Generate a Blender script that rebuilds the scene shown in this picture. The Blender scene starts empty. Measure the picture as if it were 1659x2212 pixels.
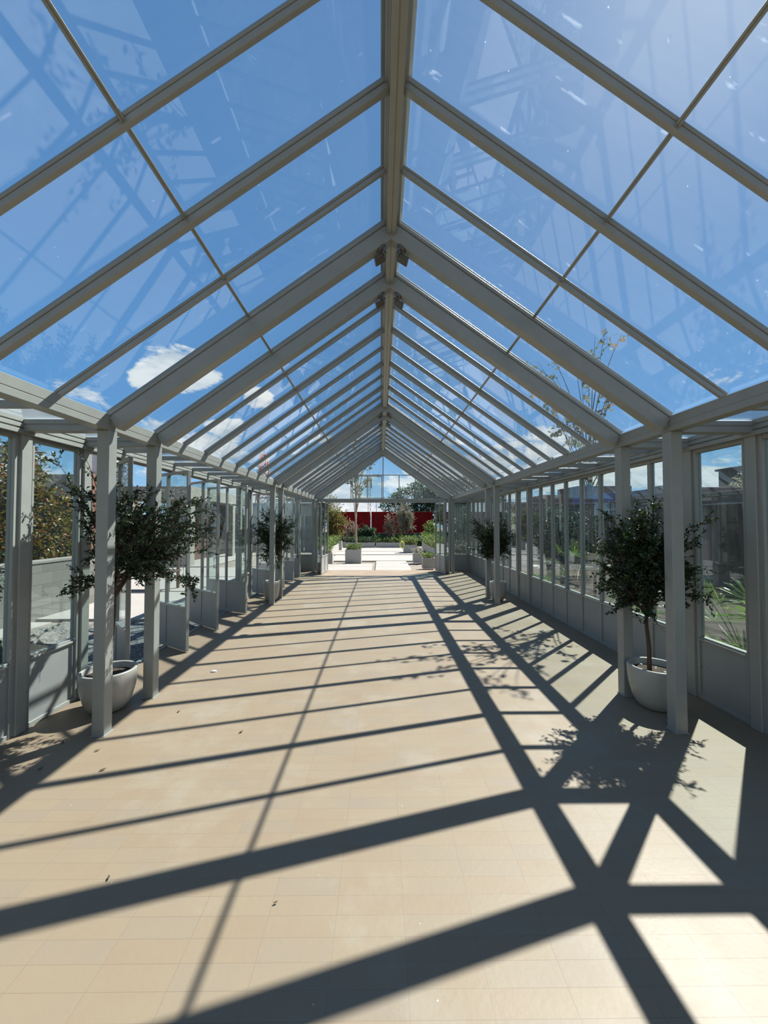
import bpy, math, random
from mathutils import Vector, Matrix
random.seed(7)
sc = bpy.context.scene
COL = sc.collection
R = math.radians
PI = math.pi

# ------------------------------------------------------------------ scene settings
sc.view_settings.view_transform = 'Standard'
sc.view_settings.look = 'None'
sc.view_settings.gamma = 1
sc.view_settings.exposure = 0.0
sc.view_settings.use_curve_mapping = False
try:
    cy = sc.cycles
    cy.max_bounces = 14; cy.diffuse_bounces = 4; cy.glossy_bounces = 4
    cy.transmission_bounces = 6; cy.transparent_max_bounces = 40
    cy.caustics_reflective = False; cy.caustics_refractive = False
    cy.sample_clamp_indirect = 6
except Exception:
    pass

# ------------------------------------------------------------------ materials
MATS = {}
def new_mat(name):
    m = bpy.data.materials.new(name); m.use_nodes = True
    nt = m.node_tree; nt.nodes.clear()
    out = nt.nodes.new('ShaderNodeOutputMaterial')
    MATS[name] = m
    return m, nt, out

def paint(name, col, rough=0.5, var=0.06, scale=6.0, bump=0.0, bscale=60.0, metal=0.0, spec=0.5, stretch=None):
    """painted / cast surface: base colour with slow procedural variation and optional fine bump"""
    m, nt, out = new_mat(name)
    N, L = nt.nodes, nt.links
    b = N.new('ShaderNodeBsdfPrincipled'); L.new(b.outputs[0], out.inputs[0])
    b.inputs['Roughness'].default_value = rough; b.inputs['Metallic'].default_value = metal
    b.inputs['Specular IOR Level'].default_value = spec
    tc = N.new('ShaderNodeTexCoord'); src = tc.outputs['Object']
    if stretch:
        mp = N.new('ShaderNodeMapping'); mp.inputs['Scale'].default_value = stretch
        L.new(src, mp.inputs[0]); src = mp.outputs[0]
    n = N.new('ShaderNodeTexNoise'); n.inputs['Scale'].default_value = scale; n.inputs['Detail'].default_value = 6
    L.new(src, n.inputs[0])
    r = N.new('ShaderNodeValToRGB')
    r.color_ramp.elements[0].position = 0.3; r.color_ramp.elements[1].position = 0.7
    r.color_ramp.elements[0].color = tuple(max(0, c*(1-var)) for c in col)+(1,)
    r.color_ramp.elements[1].color = tuple(min(1, c*(1+var)) for c in col)+(1,)
    L.new(n.outputs[0], r.inputs[0]); L.new(r.outputs[0], b.inputs['Base Color'])
    if bump:
        n2 = N.new('ShaderNodeTexNoise'); n2.inputs['Scale'].default_value = bscale; n2.inputs['Detail'].default_value = 8
        L.new(src, n2.inputs[0])
        bp = N.new('ShaderNodeBump'); bp.inputs['Strength'].default_value = bump; bp.inputs['Distance'].default_value = 0.02
        L.new(n2.outputs[0], bp.inputs['Height']); L.new(bp.outputs[0], b.inputs['Normal'])
    return m

def leaf_mat(name, c1, c2, c3=None, trans=0.35, rough=0.45):
    m, nt, out = new_mat(name)
    N, L = nt.nodes, nt.links
    g = N.new('ShaderNodeNewGeometry')
    r = N.new('ShaderNodeValToRGB')
    r.color_ramp.elements[0].color = c1+(1,); r.color_ramp.elements[1].color = c2+(1,)
    if c3:
        e = r.color_ramp.elements.new(0.8); e.color = c2+(1,)
        r.color_ramp.elements[2].color = c3+(1,)
    L.new(g.outputs['Random Per Island'], r.inputs[0])
    b = N.new('ShaderNodeBsdfPrincipled'); b.inputs['Roughness'].default_value = rough
    L.new(r.outputs[0], b.inputs['Base Color'])
    t = N.new('ShaderNodeBsdfTranslucent'); L.new(r.outputs[0], t.inputs[0])
    mx = N.new('ShaderNodeMixShader'); mx.inputs[0].default_value = trans
    L.new(b.outputs[0], mx.inputs[1]); L.new(t.outputs[0], mx.inputs[2]); L.new(mx.outputs[0], out.inputs[0])
    return m

def glass(name, tint, f0=0.045, dust=0.012, boost=1.0):
    """thin architectural pane: tinted see-through plus Schlick reflection, faint dust and wipe streaks"""
    m, nt, out = new_mat(name)
    N, L = nt.nodes, nt.links
    tr = N.new('ShaderNodeBsdfTransparent'); tr.inputs[0].default_value = tint+(1,)
    gl = N.new('ShaderNodeBsdfGlossy'); gl.inputs['Roughness'].default_value = 0.0
    gl.inputs[0].default_value = (0.9, 0.95, 1, 1)
    g = N.new('ShaderNodeNewGeometry')
    d = N.new('ShaderNodeVectorMath'); d.operation = 'DOT_PRODUCT'
    L.new(g.outputs['Normal'], d.inputs[0]); L.new(g.outputs['Incoming'], d.inputs[1])
    def M(op, a, b=None, c=None):
        n = N.new('ShaderNodeMath'); n.operation = op
        for i, v in enumerate((a, b, c)):
            if v is None: continue
            if isinstance(v, (int, float)): n.inputs[i].default_value = v
            else: L.new(v, n.inputs[i])
        return n.outputs[0]
    ab = M('ABSOLUTE', d.outputs['Value'])
    p = M('POWER', M('SUBTRACT', 1.0, ab), 5.0)
    fr = M('MULTIPLY', M('MULTIPLY_ADD', p, 1-f0, f0), boost)
    mx = N.new('ShaderNodeMixShader'); L.new(fr, mx.inputs[0])
    L.new(tr.outputs[0], mx.inputs[1]); L.new(gl.outputs[0], mx.inputs[2])
    # dust specks and streaks
    tc = N.new('ShaderNodeTexCoord')
    mp = N.new('ShaderNodeMapping'); mp.inputs['Scale'].default_value = (1.5, 9, 1.5)
    L.new(tc.outputs['Object'], mp.inputs[0])
    n = N.new('ShaderNodeTexNoise'); n.inputs['Scale'].default_value = 3; n.inputs['Detail'].default_value = 7
    L.new(mp.outputs[0], n.inputs[0])
    v = N.new('ShaderNodeTexVoronoi'); v.inputs['Scale'].default_value = 9
    L.new(tc.outputs['Object'], v.inputs[0])
    sp = M('LESS_THAN', v.outputs['Distance'], 0.03)
    st = M('MULTIPLY', M('GREATER_THAN', n.outputs[0], 0.70), 0.05)
    fac = M('ADD', M('MULTIPLY_ADD', n.outputs[0], dust, 0.002), M('ADD', M('MULTIPLY', sp, 0.15), st))
    df = N.new('ShaderNodeBsdfTranslucent'); df.inputs[0].default_value = (0.8, 0.85, 0.9, 1)
    m2 = N.new('ShaderNodeMixShader'); L.new(fac, m2.inputs[0])
    L.new(mx.outputs[0], m2.inputs[1]); L.new(df.outputs[0], m2.inputs[2])
    L.new(m2.outputs[0], out.inputs[0])
    return m

def tiles_mat(name, cols, w, h, joint, jcol, rough=0.55, offset=0.5, rot=0.0, bump=0.15, spots=True, loc=(0, 0, 0), spec=0.5, blend=0.55):
    m, nt, out = new_mat(name)
    N, L = nt.nodes, nt.links
    b = N.new('ShaderNodeBsdfPrincipled'); L.new(b.outputs[0], out.inputs[0])  # unseen extra cloud behind the camera, added to neutralise the shadow fill
    tc = N.new('ShaderNodeTexCoord')
    mp = N.new('ShaderNodeMapping'); mp.inputs['Rotation'].default_value = (0, 0, rot); mp.inputs['Location'].default_value = loc
    b.inputs['Specular IOR Level'].default_value = spec
    L.new(tc.outputs['Object'], mp.inputs[0])
    nz = N.new('ShaderNodeTexNoise'); nz.inputs['Scale'].default_value = 1.3; nz.inputs['Detail'].default_value = 2
    L.new(mp.outputs[0], nz.inputs[0])
    br = N.new('ShaderNodeTexBrick'); br.offset = offset
    br.inputs['Scale'].default_value = 1.0
    br.inputs['Brick Width'].default_value = w; br.inputs['Row Height'].default_value = h
    br.inputs['Mortar Size'].default_value = joint; br.inputs['Mortar Smooth'].default_value = 0.4
    br.inputs['Color1'].default_value = (0, 0, 0, 1); br.inputs['Color2'].default_value = (1, 1, 1, 1)
    br.inputs['Mortar'].default_value = (0.5, 0.5, 0.5, 1)
    L.new(mp.outputs[0], br.inputs[0])
    rp = N.new('ShaderNodeValToRGB')
    es = rp.color_ramp.elements
    es[0].color = cols[0]+(1,); es[0].position = 0.0
    es[1].color = cols[-1]+(1,); es[1].position = 1.0
    for i, c in enumerate(cols[1:-1]):
        e = es.new((i+1)/(len(cols)-1)); e.color = c+(1,)
    # per-tile value shifted by slow and cloudy noise
    n2 = N.new('ShaderNodeTexNoise'); n2.inputs['Scale'].default_value = 3.0; n2.inputs['Detail'].default_value = 8; n2.inputs['Roughness'].default_value = 0.65
    L.new(tc.outputs['Object'], n2.inputs[0])
    a = N.new('ShaderNodeMix'); a.data_type = 'RGBA'; a.inputs[0].default_value = blend
    L.new(br.outputs['Color'], a.inputs[6]); L.new(n2.outputs[0], a.inputs[7])
    L.new(a.outputs[2], rp.inputs[0])
    mj = N.new('ShaderNodeMix'); mj.data_type = 'RGBA'
    jn = N.new('ShaderNodeMath'); jn.operation = 'MULTIPLY'
    n3 = N.new('ShaderNodeTexNoise'); n3.inputs['Scale'].default_value = 2.2; n3.inputs['Detail'].default_value = 4
    L.new(tc.outputs['Object'], n3.inputs[0])
    L.new(br.outputs['Fac'], jn.inputs[0]); L.new(n3.outputs[0], jn.inputs[1])
    L.new(jn.outputs[0], mj.inputs[0])
    L.new(rp.outputs[0], mj.inputs[6]); mj.inputs[7].default_value = jcol+(1,)
    colout = mj.outputs[2]
    if spots:
        # pale wear marks and small chips
        nw = N.new('ShaderNodeTexNoise'); nw.inputs['Scale'].default_value = 1.1; nw.inputs['Detail'].default_value = 9; nw.inputs['Roughness'].default_value = 0.7
        L.new(tc.outputs['Object'], nw.inputs[0])
        mr = N.new('ShaderNodeMapRange'); mr.inputs[1].default_value = 0.52; mr.inputs[2].default_value = 0.72; mr.inputs[4].default_value = 0.5
        L.new(nw.outputs[0], mr.inputs[0])
        mw = N.new('ShaderNodeMix'); mw.data_type = 'RGBA'; L.new(mr.outputs[0], mw.inputs[0]); L.new(colout, mw.inputs[6]); mw.inputs[7].default_value = (0.29, 0.27, 0.225, 1)
        vo = N.new('ShaderNodeTexVoronoi'); vo.inputs['Scale'].default_value = 7; L.new(tc.outputs['Object'], vo.inputs[0])
        lt = N.new('ShaderNodeMath'); lt.operation = 'LESS_THAN'; lt.inputs[1].default_value = 0.022; L.new(vo.outputs['Distance'], lt.inputs[0])
        mc = N.new('ShaderNodeMix'); mc.data_type = 'RGBA'; L.new(lt.outputs[0], mc.inputs[0]); L.new(mw.outputs[2], mc.inputs[6]); mc.inputs[7].default_value = (0.42, 0.39, 0.33, 1)
        colout = mc.outputs[2]
    L.new(colout, b.inputs['Base Color'])
    b.inputs['Roughness'].default_value = rough
    if spots:
        rr = N.new('ShaderNodeMapRange'); rr.inputs['To Min'].default_value = rough-0.15; rr.inputs['To Max'].default_value = rough+0.15
        L.new(n3.outputs[0], rr.inputs[0]); L.new(rr.outputs[0], b.inputs['Roughness'])
    bp = N.new('ShaderNodeBump'); bp.inputs['Strength'].default_value = bump; bp.inputs['Distance'].default_value = 0.004
    n4 = N.new('ShaderNodeTexNoise'); n4.inputs['Scale'].default_value = 45; n4.inputs['Detail'].default_value = 5
    L.new(tc.outputs['Object'], n4.inputs[0])
    s = N.new('ShaderNodeMath'); s.operation = 'SUBTRACT'
    L.new(n4.outputs[0], s.inputs[0]); L.new(br.outputs['Fac'], s.inputs[1])
    L.new(s.outputs[0], bp.inputs['Height']); L.new(bp.outputs[0], b.inputs['Normal'])
    return m

def gravel_mat(name, c1, c2, scale=60):
    m, nt, out = new_mat(name)
    N, L = nt.nodes, nt.links
    b = N.new('ShaderNodeBsdfPrincipled'); L.new(b.outputs[0], out.inputs[0]); b.inputs['Roughness'].default_value = 0.9
    tc = N.new('ShaderNodeTexCoord')
    v = N.new('ShaderNodeTexVoronoi'); v.inputs['Scale'].default_value = scale; L.new(tc.outputs['Object'], v.inputs[0])
    r = N.new('ShaderNodeValToRGB'); r.color_ramp.elements[0].color = c1+(1,); r.color_ramp.elements[1].color = c2+(1,)
    sx = N.new('ShaderNodeSeparateColor'); L.new(v.outputs['Color'], sx.inputs[0]); L.new(sx.outputs[0], r.inputs[0])
    L.new(r.outputs[0], b.inputs['Base Color'])
    bp = N.new('ShaderNodeBump'); bp.inputs['Strength'].default_value = 0.8; bp.inputs['Distance'].default_value = 0.02
    bp.invert = True
    L.new(v.outputs['Distance'], bp.inputs['Height']); L.new(bp.outputs[0], b.inputs['Normal'])
    return m

FRAME = paint('frame_paint', (0.262, 0.272, 0.25), rough=0.38, var=0.05, scale=9, bump=0.03, bscale=140)
FRAME_D = paint('frame_seal', (0.05, 0.055, 0.055), rough=0.6)
PANEL = paint('kick_panel_paint', (0.255, 0.27, 0.262), rough=0.45, var=0.05, scale=4)
METAL = paint('brushed_metal', (0.45, 0.44, 0.42), rough=0.3, metal=0.9)
LAMPM = paint('lamp_grey', (0.11, 0.11, 0.105), rough=0.4, metal=0.3)
GLASS_R = glass('roof_glass', (0.93, 0.97, 0.985), boost=1.15, dust=0.008)
GLASS_W = glass('wall_glass', (0.84, 0.905, 0.90), boost=1.25)
FLOOR = tiles_mat('floor_tiles', [(0.203, 0.137, 0.09), (0.226, 0.166, 0.111), (0.235, 0.182, 0.123), (0.218, 0.173, 0.128), (0.25, 0.209, 0.156)],
                  0.275, 0.0835, 0.0014, (0.15, 0.115, 0.08), rough=0.5, offset=0.0, loc=(-0.095, -1.444+0.0835*20, 0), spec=0.3, blend=0.68)
SLAB = paint('concrete_slab', (0.265, 0.252, 0.232), rough=0.8, var=0.06, scale=3, bump=0.1, bscale=90)
SAND = gravel_mat('pale_gravel', (0.13, 0.108, 0.085), (0.265, 0.23, 0.195), 45)
GRAVEL = gravel_mat('grey_gravel', (0.05, 0.05, 0.047), (0.22, 0.215, 0.20), 38)
PLANTER = paint('planter_white', (0.38, 0.37, 0.35), rough=0.6, var=0.04, bump=0.05)
POT = paint('pot_glaze', (0.36, 0.35, 0.315), rough=0.38, var=0.05, scale=5, bump=0.04, bscale=40)
SOIL = paint('potting_soil', (0.055, 0.035, 0.022), rough=0.95, var=0.5, scale=40, bump=0.9, bscale=50)
BARK = paint('bark_dark', (0.075, 0.045, 0.032), rough=0.85, var=0.35, scale=25, bump=0.6, bscale=50, stretch=(1, 1, 0.25))
BARKP = paint('bark_pale', (0.36, 0.27, 0.20), rough=0.85, var=0.3, scale=12, bump=0.5, bscale=40, stretch=(1, 1, 0.25))
RED = paint('container_red', (0.15, 0.004, 0.005), rough=0.7, var=0.3, scale=1.2, spec=0.15)
CONC = paint('concrete_wall', (0.20, 0.19, 0.175), rough=0.85, var=0.12, scale=1.5, bump=0.15, bscale=30)
CONCL = paint('concrete_light', (0.26, 0.255, 0.23), rough=0.85, var=0.08, scale=1.5, bump=0.1)
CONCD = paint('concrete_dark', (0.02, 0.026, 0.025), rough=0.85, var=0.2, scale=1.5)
BROWN = paint('brown_wall', (0.13, 0.065, 0.04), rough=0.8, var=0.15)
BLACKM = paint('opening_shade', (0.012, 0.013, 0.013), rough=0.7)  # near-black painted in for the unlit depth of openings
BLOCK = tiles_mat('concrete_block', [(0.10, 0.10, 0.09), (0.14, 0.14, 0.125), (0.18, 0.18, 0.165)], 0.40, 0.20, 0.008, (0.09, 0.09, 0.085), rough=0.85, bump=0.5, spots=False)
TARP = paint('blue_tarp', (0.006, 0.03, 0.24), rough=0.45, var=0.3, scale=3, bump=0.3, bscale=5)
AWN = paint('plum_awning', (0.07, 0.035, 0.065), rough=0.6, var=0.2)
BRICKB = paint('brown_building', (0.13, 0.075, 0.07), rough=0.9, var=0.15)
WOOD = paint('dark_wood', (0.10, 0.045, 0.03), rough=0.7, var=0.3, scale=8, stretch=(1, 8, 8))
FENCEM = paint('fence_panel', (0.16, 0.165, 0.155), rough=0.9, var=0.15, scale=2)
YEL = paint('yellow_hose', (0.75, 0.75, 0.04), rough=0.4)
TANK = paint('water_tank', (0.55, 0.48, 0.50), rough=0.6)
TOWR = paint('tower_red', (0.45, 0.14, 0.09), rough=0.6)
TOWG = paint('tower_grey', (0.12, 0.13, 0.14), rough=0.6)
PAPER = paint('white_scrap', (0.8, 0.8, 0.78), rough=0.8)
DRY = paint('dry_leaf_brown', (0.07, 0.045, 0.02), rough=0.8, var=0.4)

LF_POT = leaf_mat('leaf_potted', (0.006, 0.018, 0.008), (0.022, 0.055, 0.015), (0.06, 0.10, 0.02), rough=0.3, trans=0.25)
LF_GREEN = leaf_mat('leaf_green', (0.05, 0.11, 0.02), (0.16, 0.24, 0.05), (0.30, 0.36, 0.08))
LF_YEL = leaf_mat('leaf_autumn', (0.03, 0.04, 0.01), (0.20, 0.16, 0.025), (0.30, 0.08, 0.03), trans=0.4)
LF_TREE = leaf_mat('leaf_tree', (0.015, 0.045, 0.02), (0.05, 0.11, 0.045), (0.10, 0.16, 0.06))
LF_GREY = leaf_mat('leaf_greygreen', (0.10, 0.12, 0.07), (0.30, 0.29, 0.20), (0.42, 0.37, 0.30))
LF_PALM = leaf_mat('leaf_palm', (0.025, 0.06, 0.012), (0.10, 0.19, 0.025), (0.20, 0.28, 0.05), trans=0.4, rough=0.3)
LF_OVAL = leaf_mat('leaf_oval', (0.07, 0.10, 0.05), (0.20, 0.21, 0.13), (0.25, 0.15, 0.11), trans=0.35, rough=0.75)
LF_DARK = leaf_mat('leaf_dark', (0.008, 0.022, 0.012), (0.025, 0.06, 0.03), (0.06, 0.12, 0.05))
LF_BROWN = leaf_mat('leaf_brownish', (0.16, 0.11, 0.07), (0.38, 0.29, 0.21), (0.48, 0.38, 0.30))
DECK_SHADED = tiles_mat('deck_boards_shaded', [(0.018, 0.014, 0.011), (0.028, 0.022, 0.018), (0.042, 0.034, 0.028)], 2.4, 0.145, 0.012, (0.008, 0.007, 0.006), rough=0.8, bump=0.4, spots=False, spec=0.08)  # dark rows carry painted slat shade as well as board joints
FLOWER = leaf_mat('petal_pink', (0.35, 0.08, 0.16), (0.5, 0.2, 0.3))
LF_ORANGE = leaf_mat('leaf_orange', (0.07, 0.09, 0.02), (0.20, 0.20, 0.05), (0.28, 0.14, 0.05), trans=0.45)

# ------------------------------------------------------------------ mesh helpers
class MB:
    def __init__(s): s.v = []; s.f = []; s.sm = []
    def add(s, vs, fs, smooth=False):
        b = len(s.v); s.v.extend([tuple(x) for x in vs])
        for f in fs: s.f.append(tuple(b+i for i in f)); s.sm.append(smooth)
        return s
    def box(s, x0, x1, y0, y1, z0, z1, M=None):
        vs = [(x0,y0,z0),(x1,y0,z0),(x1,y1,z0),(x0,y1,z0),(x0,y0,z1),(x1,y0,z1),(x1,y1,z1),(x0,y1,z1)]
        if M is not None: vs = [M @ Vector(v) for v in vs]
        return s.add(vs, [(0,3,2,1),(4,5,6,7),(0,1,5,4),(1,2,6,5),(2,3,7,6),(3,0,4,7)])
    def bbox(s, x0, x1, y0, y1, z0, z1, b=0.004, M=None):
        """box with chamfered vertical/long edges: an octagonal-ish bevel on all edges"""
        if min(x1-x0, y1-y0, z1-z0) < 2.5*b: return s.box(x0,x1,y0,y1,z0,z1,M)
        vs = []; idx = {}
        for ix, (xa, sx) in enumerate(((x0, 1), (x1, -1))):
            for iy, (ya, sy) in enumerate(((y0, 1), (y1, -1))):
                for iz, (za, sz) in enumerate(((z0, 1), (z1, -1))):
                    for ax in range(3):
                        p = [xa+sx*b, ya+sy*b, za+sz*b]
                        p[ax] = (xa, ya, za)[ax]
                        idx[(ix,iy,iz,ax)] = len(vs); vs.append(tuple(p))
        fs = []
        I = lambda a,b_,c,ax: idx[(a,b_,c,ax)]
        fs += [(I(0,0,0,0),I(0,0,1,0),I(0,1,1,0),I(0,1,0,0)), (I(1,0,0,0),I(1,1,0,0),I(1,1,1,0),I(1,0,1,0))]
        fs += [(I(0,0,0,1),I(1,0,0,1),I(1,0,1,1),I(0,0,1,1)), (I(0,1,0,1),I(0,1,1,1),I(1,1,1,1),I(1,1,0,1))]
        fs += [(I(0,0,0,2),I(0,1,0,2),I(1,1,0,2),I(1,0,0,2)), (I(0,0,1,2),I(1,0,1,2),I(1,1,1,2),I(0,1,1,2))]
        for iy in (0,1):
            for iz in (0,1): fs.append((I(0,iy,iz,1),I(1,iy,iz,1),I(1,iy,iz,2),I(0,iy,iz,2)))
        for ix in (0,1):
            for iz in (0,1): fs.append((I(ix,0,iz,0),I(ix,1,iz,0),I(ix,1,iz,2),I(ix,0,iz,2)))
        for ix in (0,1):
            for iy in (0,1): fs.append((I(ix,iy,0,0),I(ix,iy,1,0),I(ix,iy,1,1),I(ix,iy,0,1)))
        for ix in (0,1):
            for iy in (0,1):
                for iz in (0,1): fs.append((I(ix,iy,iz,0),I(ix,iy,iz,1),I(ix,iy,iz,2)))
        if M is not None: vs = [M @ Vector(v) for v in vs]
        return s.add(vs, fs)
    def tube(s, pts, rad, n=8, cap=True):
        pts = [Vector(p) for p in pts]
        if not hasattr(rad, '__len__'): rad = [rad]*len(pts)
        rings = []
        up = Vector((0.03, 0.07, 1)).normalized()
        for i, p in enumerate(pts):
            d = (pts[min(i+1, len(pts)-1)]-pts[max(i-1, 0)])
            d = d.normalized() if d.length > 1e-9 else Vector((0,0,1))
            a = d.cross(up)
            if a.length < 0.05: a = d.cross(Vector((1, 0, 0)))
            a.normalize(); b = d.cross(a)
            rings.append([p+(a*math.cos(2*PI*k/n)+b*math.sin(2*PI*k/n))*rad[i] for k in range(n)])
        vs = [v for r in rings for v in r]; fs = []
        for i in range(len(rings)-1):
            for k in range(n):
                fs.append((i*n+k, i*n+(k+1) % n, (i+1)*n+(k+1) % n, (i+1)*n+k))
        if cap: fs += [tuple(range(n-1, -1, -1)), tuple((len(rings)-1)*n+k for k in range(n))]
        return s.add(vs, fs, True)
    def lathe(s, prof, n=40, c=(0,0,0)):
        vs = []; fs = []
        for r, z in prof:
            for k in range(n): vs.append((c[0]+r*math.cos(2*PI*k/n), c[1]+r*math.sin(2*PI*k/n), c[2]+z))
        for i in range(len(prof)-1):
            for k in range(n): fs.append((i*n+k, i*n+(k+1) % n, (i+1)*n+(k+1) % n, (i+1)*n+k))
        return s.add(vs, fs, True)
    def leaf(s, p, d, l, w, up=None):
        d = Vector(d).normalized(); up = up or Vector((random.uniform(-1,1), random.uniform(-1,1), random.uniform(-.2,1)))
        a = d.cross(up)
        if a.length < 1e-3: a = d.cross(Vector((1,0,0)))
        a.normalize(); nn = a.cross(d)
        p = Vector(p); b = len(s.v)
        m = p+d*l*0.5
        for q in (p, m+a*w*.5+nn*w*.18, p+d*l-nn*w*.1, m-a*w*.5+nn*w*.18): s.v.append(tuple(q))
        s.f += [(b, b+1, b+2), (b, b+2, b+3)]; s.sm += [False, False]
    def oval(s, p, d, l, w, up=None):
        d = Vector(d).normalized(); up = up or Vector((random.uniform(-1,1), random.uniform(-1,1), random.uniform(-1,1)))
        a = d.cross(up); 
        if a.length < 1e-3: a = d.cross(Vector((1,0,0)))
        a.normalize(); nn = a.cross(d); p = Vector(p); b = len(s.v)
        for t, ww, h in ((0,0,0), (.2,.75,.1), (.5,1,.15), (.8,.7,.1), (1,0,0), (.8,-.7,.1), (.5,-1,.15), (.2,-.75,.1)):
            s.v.append(tuple(p+d*l*t+a*w*.5*ww+nn*h*w))
        s.f += [(b, b+1, b+7), (b+1, b+2, b+6, b+7), (b+2, b+3, b+5, b+6), (b+3, b+4, b+5)]; s.sm += [False]*4
    def build(s, name, mat, parent=None, **kw):
        me = bpy.data.meshes.new(name); me.from_pydata(s.v, [], s.f)
        me.polygons.foreach_set('use_smooth', s.sm); me.update()
        o = bpy.data.objects.new(name, me); COL.objects.link(o)
        if mat: me.materials.append(mat)
        if parent is not None: o.parent = parent
        tag(o, **kw)
        return o

def tag(o, label=None, cat=None, group=None, kind=None):
    if label: o['label'] = label
    if cat: o['category'] = cat
    if group: o['group'] = group
    if kind: o['kind'] = kind
    return o
def empty(name, loc=(0,0,0), rz=0.0, **kw):
    o = bpy.data.objects.new(name, None); COL.objects.link(o)
    o.location = loc; o.rotation_euler = (0, 0, rz); o.empty_display_size = 0.1
    return tag(o, **kw)
def struct(name, **kw): return empty(name, kind='structure', **kw)
def dup(src, name=None, loc=None, rz=None, label=None, group=None):
    r = src.copy(); COL.objects.link(r)
    if loc is not None: r.location = loc
    if rz is not None: r.rotation_euler = (0, 0, rz)
    if label: r['label'] = label
    if group: r['group'] = group
    for ch in list(src.children):
        c = ch.copy(); COL.objects.link(c); c.parent = r
        for g in list(ch.children):
            d = g.copy(); COL.objects.link(d); d.parent = c
    return r

# ------------------------------------------------------------------ dimensions of the glasshouse
CX = 0.085              # centre line
HI = 2.15               # half width to the inner face of the inner posts
HW = 2.85               # half width to the outer glazed wall
PS = 0.092              # post section
PAIR = 0.62
PER = 4.57
P0 = 2.93               # front face of the nearest pair in view
ZG = 3.99                # glass apex
SL = 0.715              # slope
ZB0, ZB1 = 2.305, 2.422  # eave beam
FR = []                 # (front Y, index) of every post row
for k in (-1, 0, 1, 2):
    FR += [P0+PER*k, P0+PER*k+PAIR]
YEND = FR[-1]+PS
Y0 = FR[0]
raf = []                # rafter centre lines: (Y, size)
for i, y in enumerate(FR): raf.append((y+PS/2, 'big'))
step = (PER-PAIR)/8
for k in (-1, 0, 1):
    b = FR[(k+1)*2+1]+PS/2
    for j in range(1, 8): raf.append((b+step*j, 'mid' if j % 2 == 0 else 'thin'))
raf.sort()

# ------------------------------------------------------------------ floor and ground
fl = MB(); fl.box(CX-HW-0.03, CX+HW+0.03, -7.0, YEND+0.12, -0.06, 0.0)
fl.build('floor', FLOOR, kind='structure', label='beige tiled floor of the glasshouse')
g = MB(); g.box(-60, 60, -12, 110, -0.5, -0.065)
g.build('ground', SAND, kind='structure', label='pale gravel ground around the glasshouse')

def slab(x0, x1, y0, y1, lab=None):
    MB().bbox(x0, x1, y0, y1, -0.065, -0.01, 0.006).build('paving_slab', SLAB, kind='structure')
for a in ((-2.75,-0.30,12.86,14.05), (-2.75,-0.30,14.08,14.95), (-0.18,1.06,12.86,13.95), (-0.18,1.06,13.98,14.95), (-0.18,1.06,14.98,16.0),
          (-2.2,2.2,16.15,18.9), (-2.4,2.25,19.25,21.2), (-2.5,2.3,21.4,24.3)):
    slab(*a)
# left court: slabs and a bed of grey gravel beside the doors
MB().box(-5.2, CX-HW-0.06, -3, 6.4, -0.065, -0.03).build('gravel_bed', GRAVEL, kind='structure')
for a in ((-9.5,-5.3,1.0,6.3), (-9.5,-3.4,6.5,9.0), (-9.5,-3.2,9.1,11.4), (-9.0,-3.2,11.5,13.8)): slab(*a)
# right court paving, with overhead slat shade put into its dark board colour
MB().box(CX+HW+.06, 12.0, -3, 40, -0.065, -0.035).build('shaded_deck', DECK_SHADED, kind='structure')

# ------------------------------------------------------------------ posts (free standing things)
def post_mesh():
    m = MB(); h = ZB0
    m.bbox(0, PS, 0, PS, 0.0, h, 0.004)
    return m
pm = post_mesh()
lab_in = {
 ('L',2): 'grey square post nearest the camera on the left, in front of a white pot',
 ('L',3): 'grey square post just behind the first left potted tree, beside the open doors',
 ('L',4): 'grey square post halfway along the left row, overlapping the far white pot',
 ('L',5): 'grey square post right behind the far left potted tree',
 ('L',6): 'grey square post near the far left corner, nearer of the last pair',
 ('L',7): 'grey square post at the far left corner, carrying the end gable',
 ('R',2): 'grey square post nearest the camera on the right, covering part of a pot',
 ('R',3): 'grey square post just left of the first right pot, casting a long shadow',
 ('R',4): 'grey square post halfway along the right row, overlapping the far white pot',
 ('R',5): 'grey square post right behind the far right potted tree',
 ('R',6): 'grey square post near the far right corner, nearer of the last pair',
 ('R',7): 'grey square post at the far right corner beside the folded end doors',
 ('L',0): 'pale grey square steel post behind the camera, left row, farthest back',
 ('L',1): 'pale grey square steel post behind the camera, left row',
 ('R',0): 'pale grey square steel post behind the camera, right row, farthest back',
 ('R',1): 'pale grey square steel post behind the camera, right row'}
lab_out = {
 ('L',2): 'pale grey wall post at the left edge of the photo, sunlit with leaf shadows',
 ('L',3): 'pale grey wall post on the left, just left of the nearest white pot',
 ('L',4): 'pale grey wall post on the left just past the third open pivot door',
 ('L',5): 'pale grey wall post behind the far left potted tree, before the far open doors',
 ('L',6): 'pale grey wall post on the left wall just after the far open doors',
 ('L',7): 'pale grey wall post at the far left outer corner',
 ('R',2): 'pale grey wall post at the right edge, just right of the palm window',
 ('R',3): 'pale grey wall post right of the nearest right pot, left of the palm window',
 ('R',4): 'grey wall post behind the far right potted tree, nearer of its pair',
 ('R',5): 'grey wall post behind the far right potted tree, farther of its pair',
 ('R',6): 'pale grey wall post on the right wall near the end, with creeper behind it',
 ('R',7): 'pale grey wall post at the far right outer corner',
 ('L',0): 'pale grey wall post behind the camera on the left wall, farthest back',
 ('L',1): 'pale grey wall post behind the camera on the left wall',
 ('R',0): 'pale grey wall post behind the camera on the right wall, farthest back',
 ('R',1): 'pale grey wall post behind the camera on the right wall'}
pmesh = None
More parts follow.
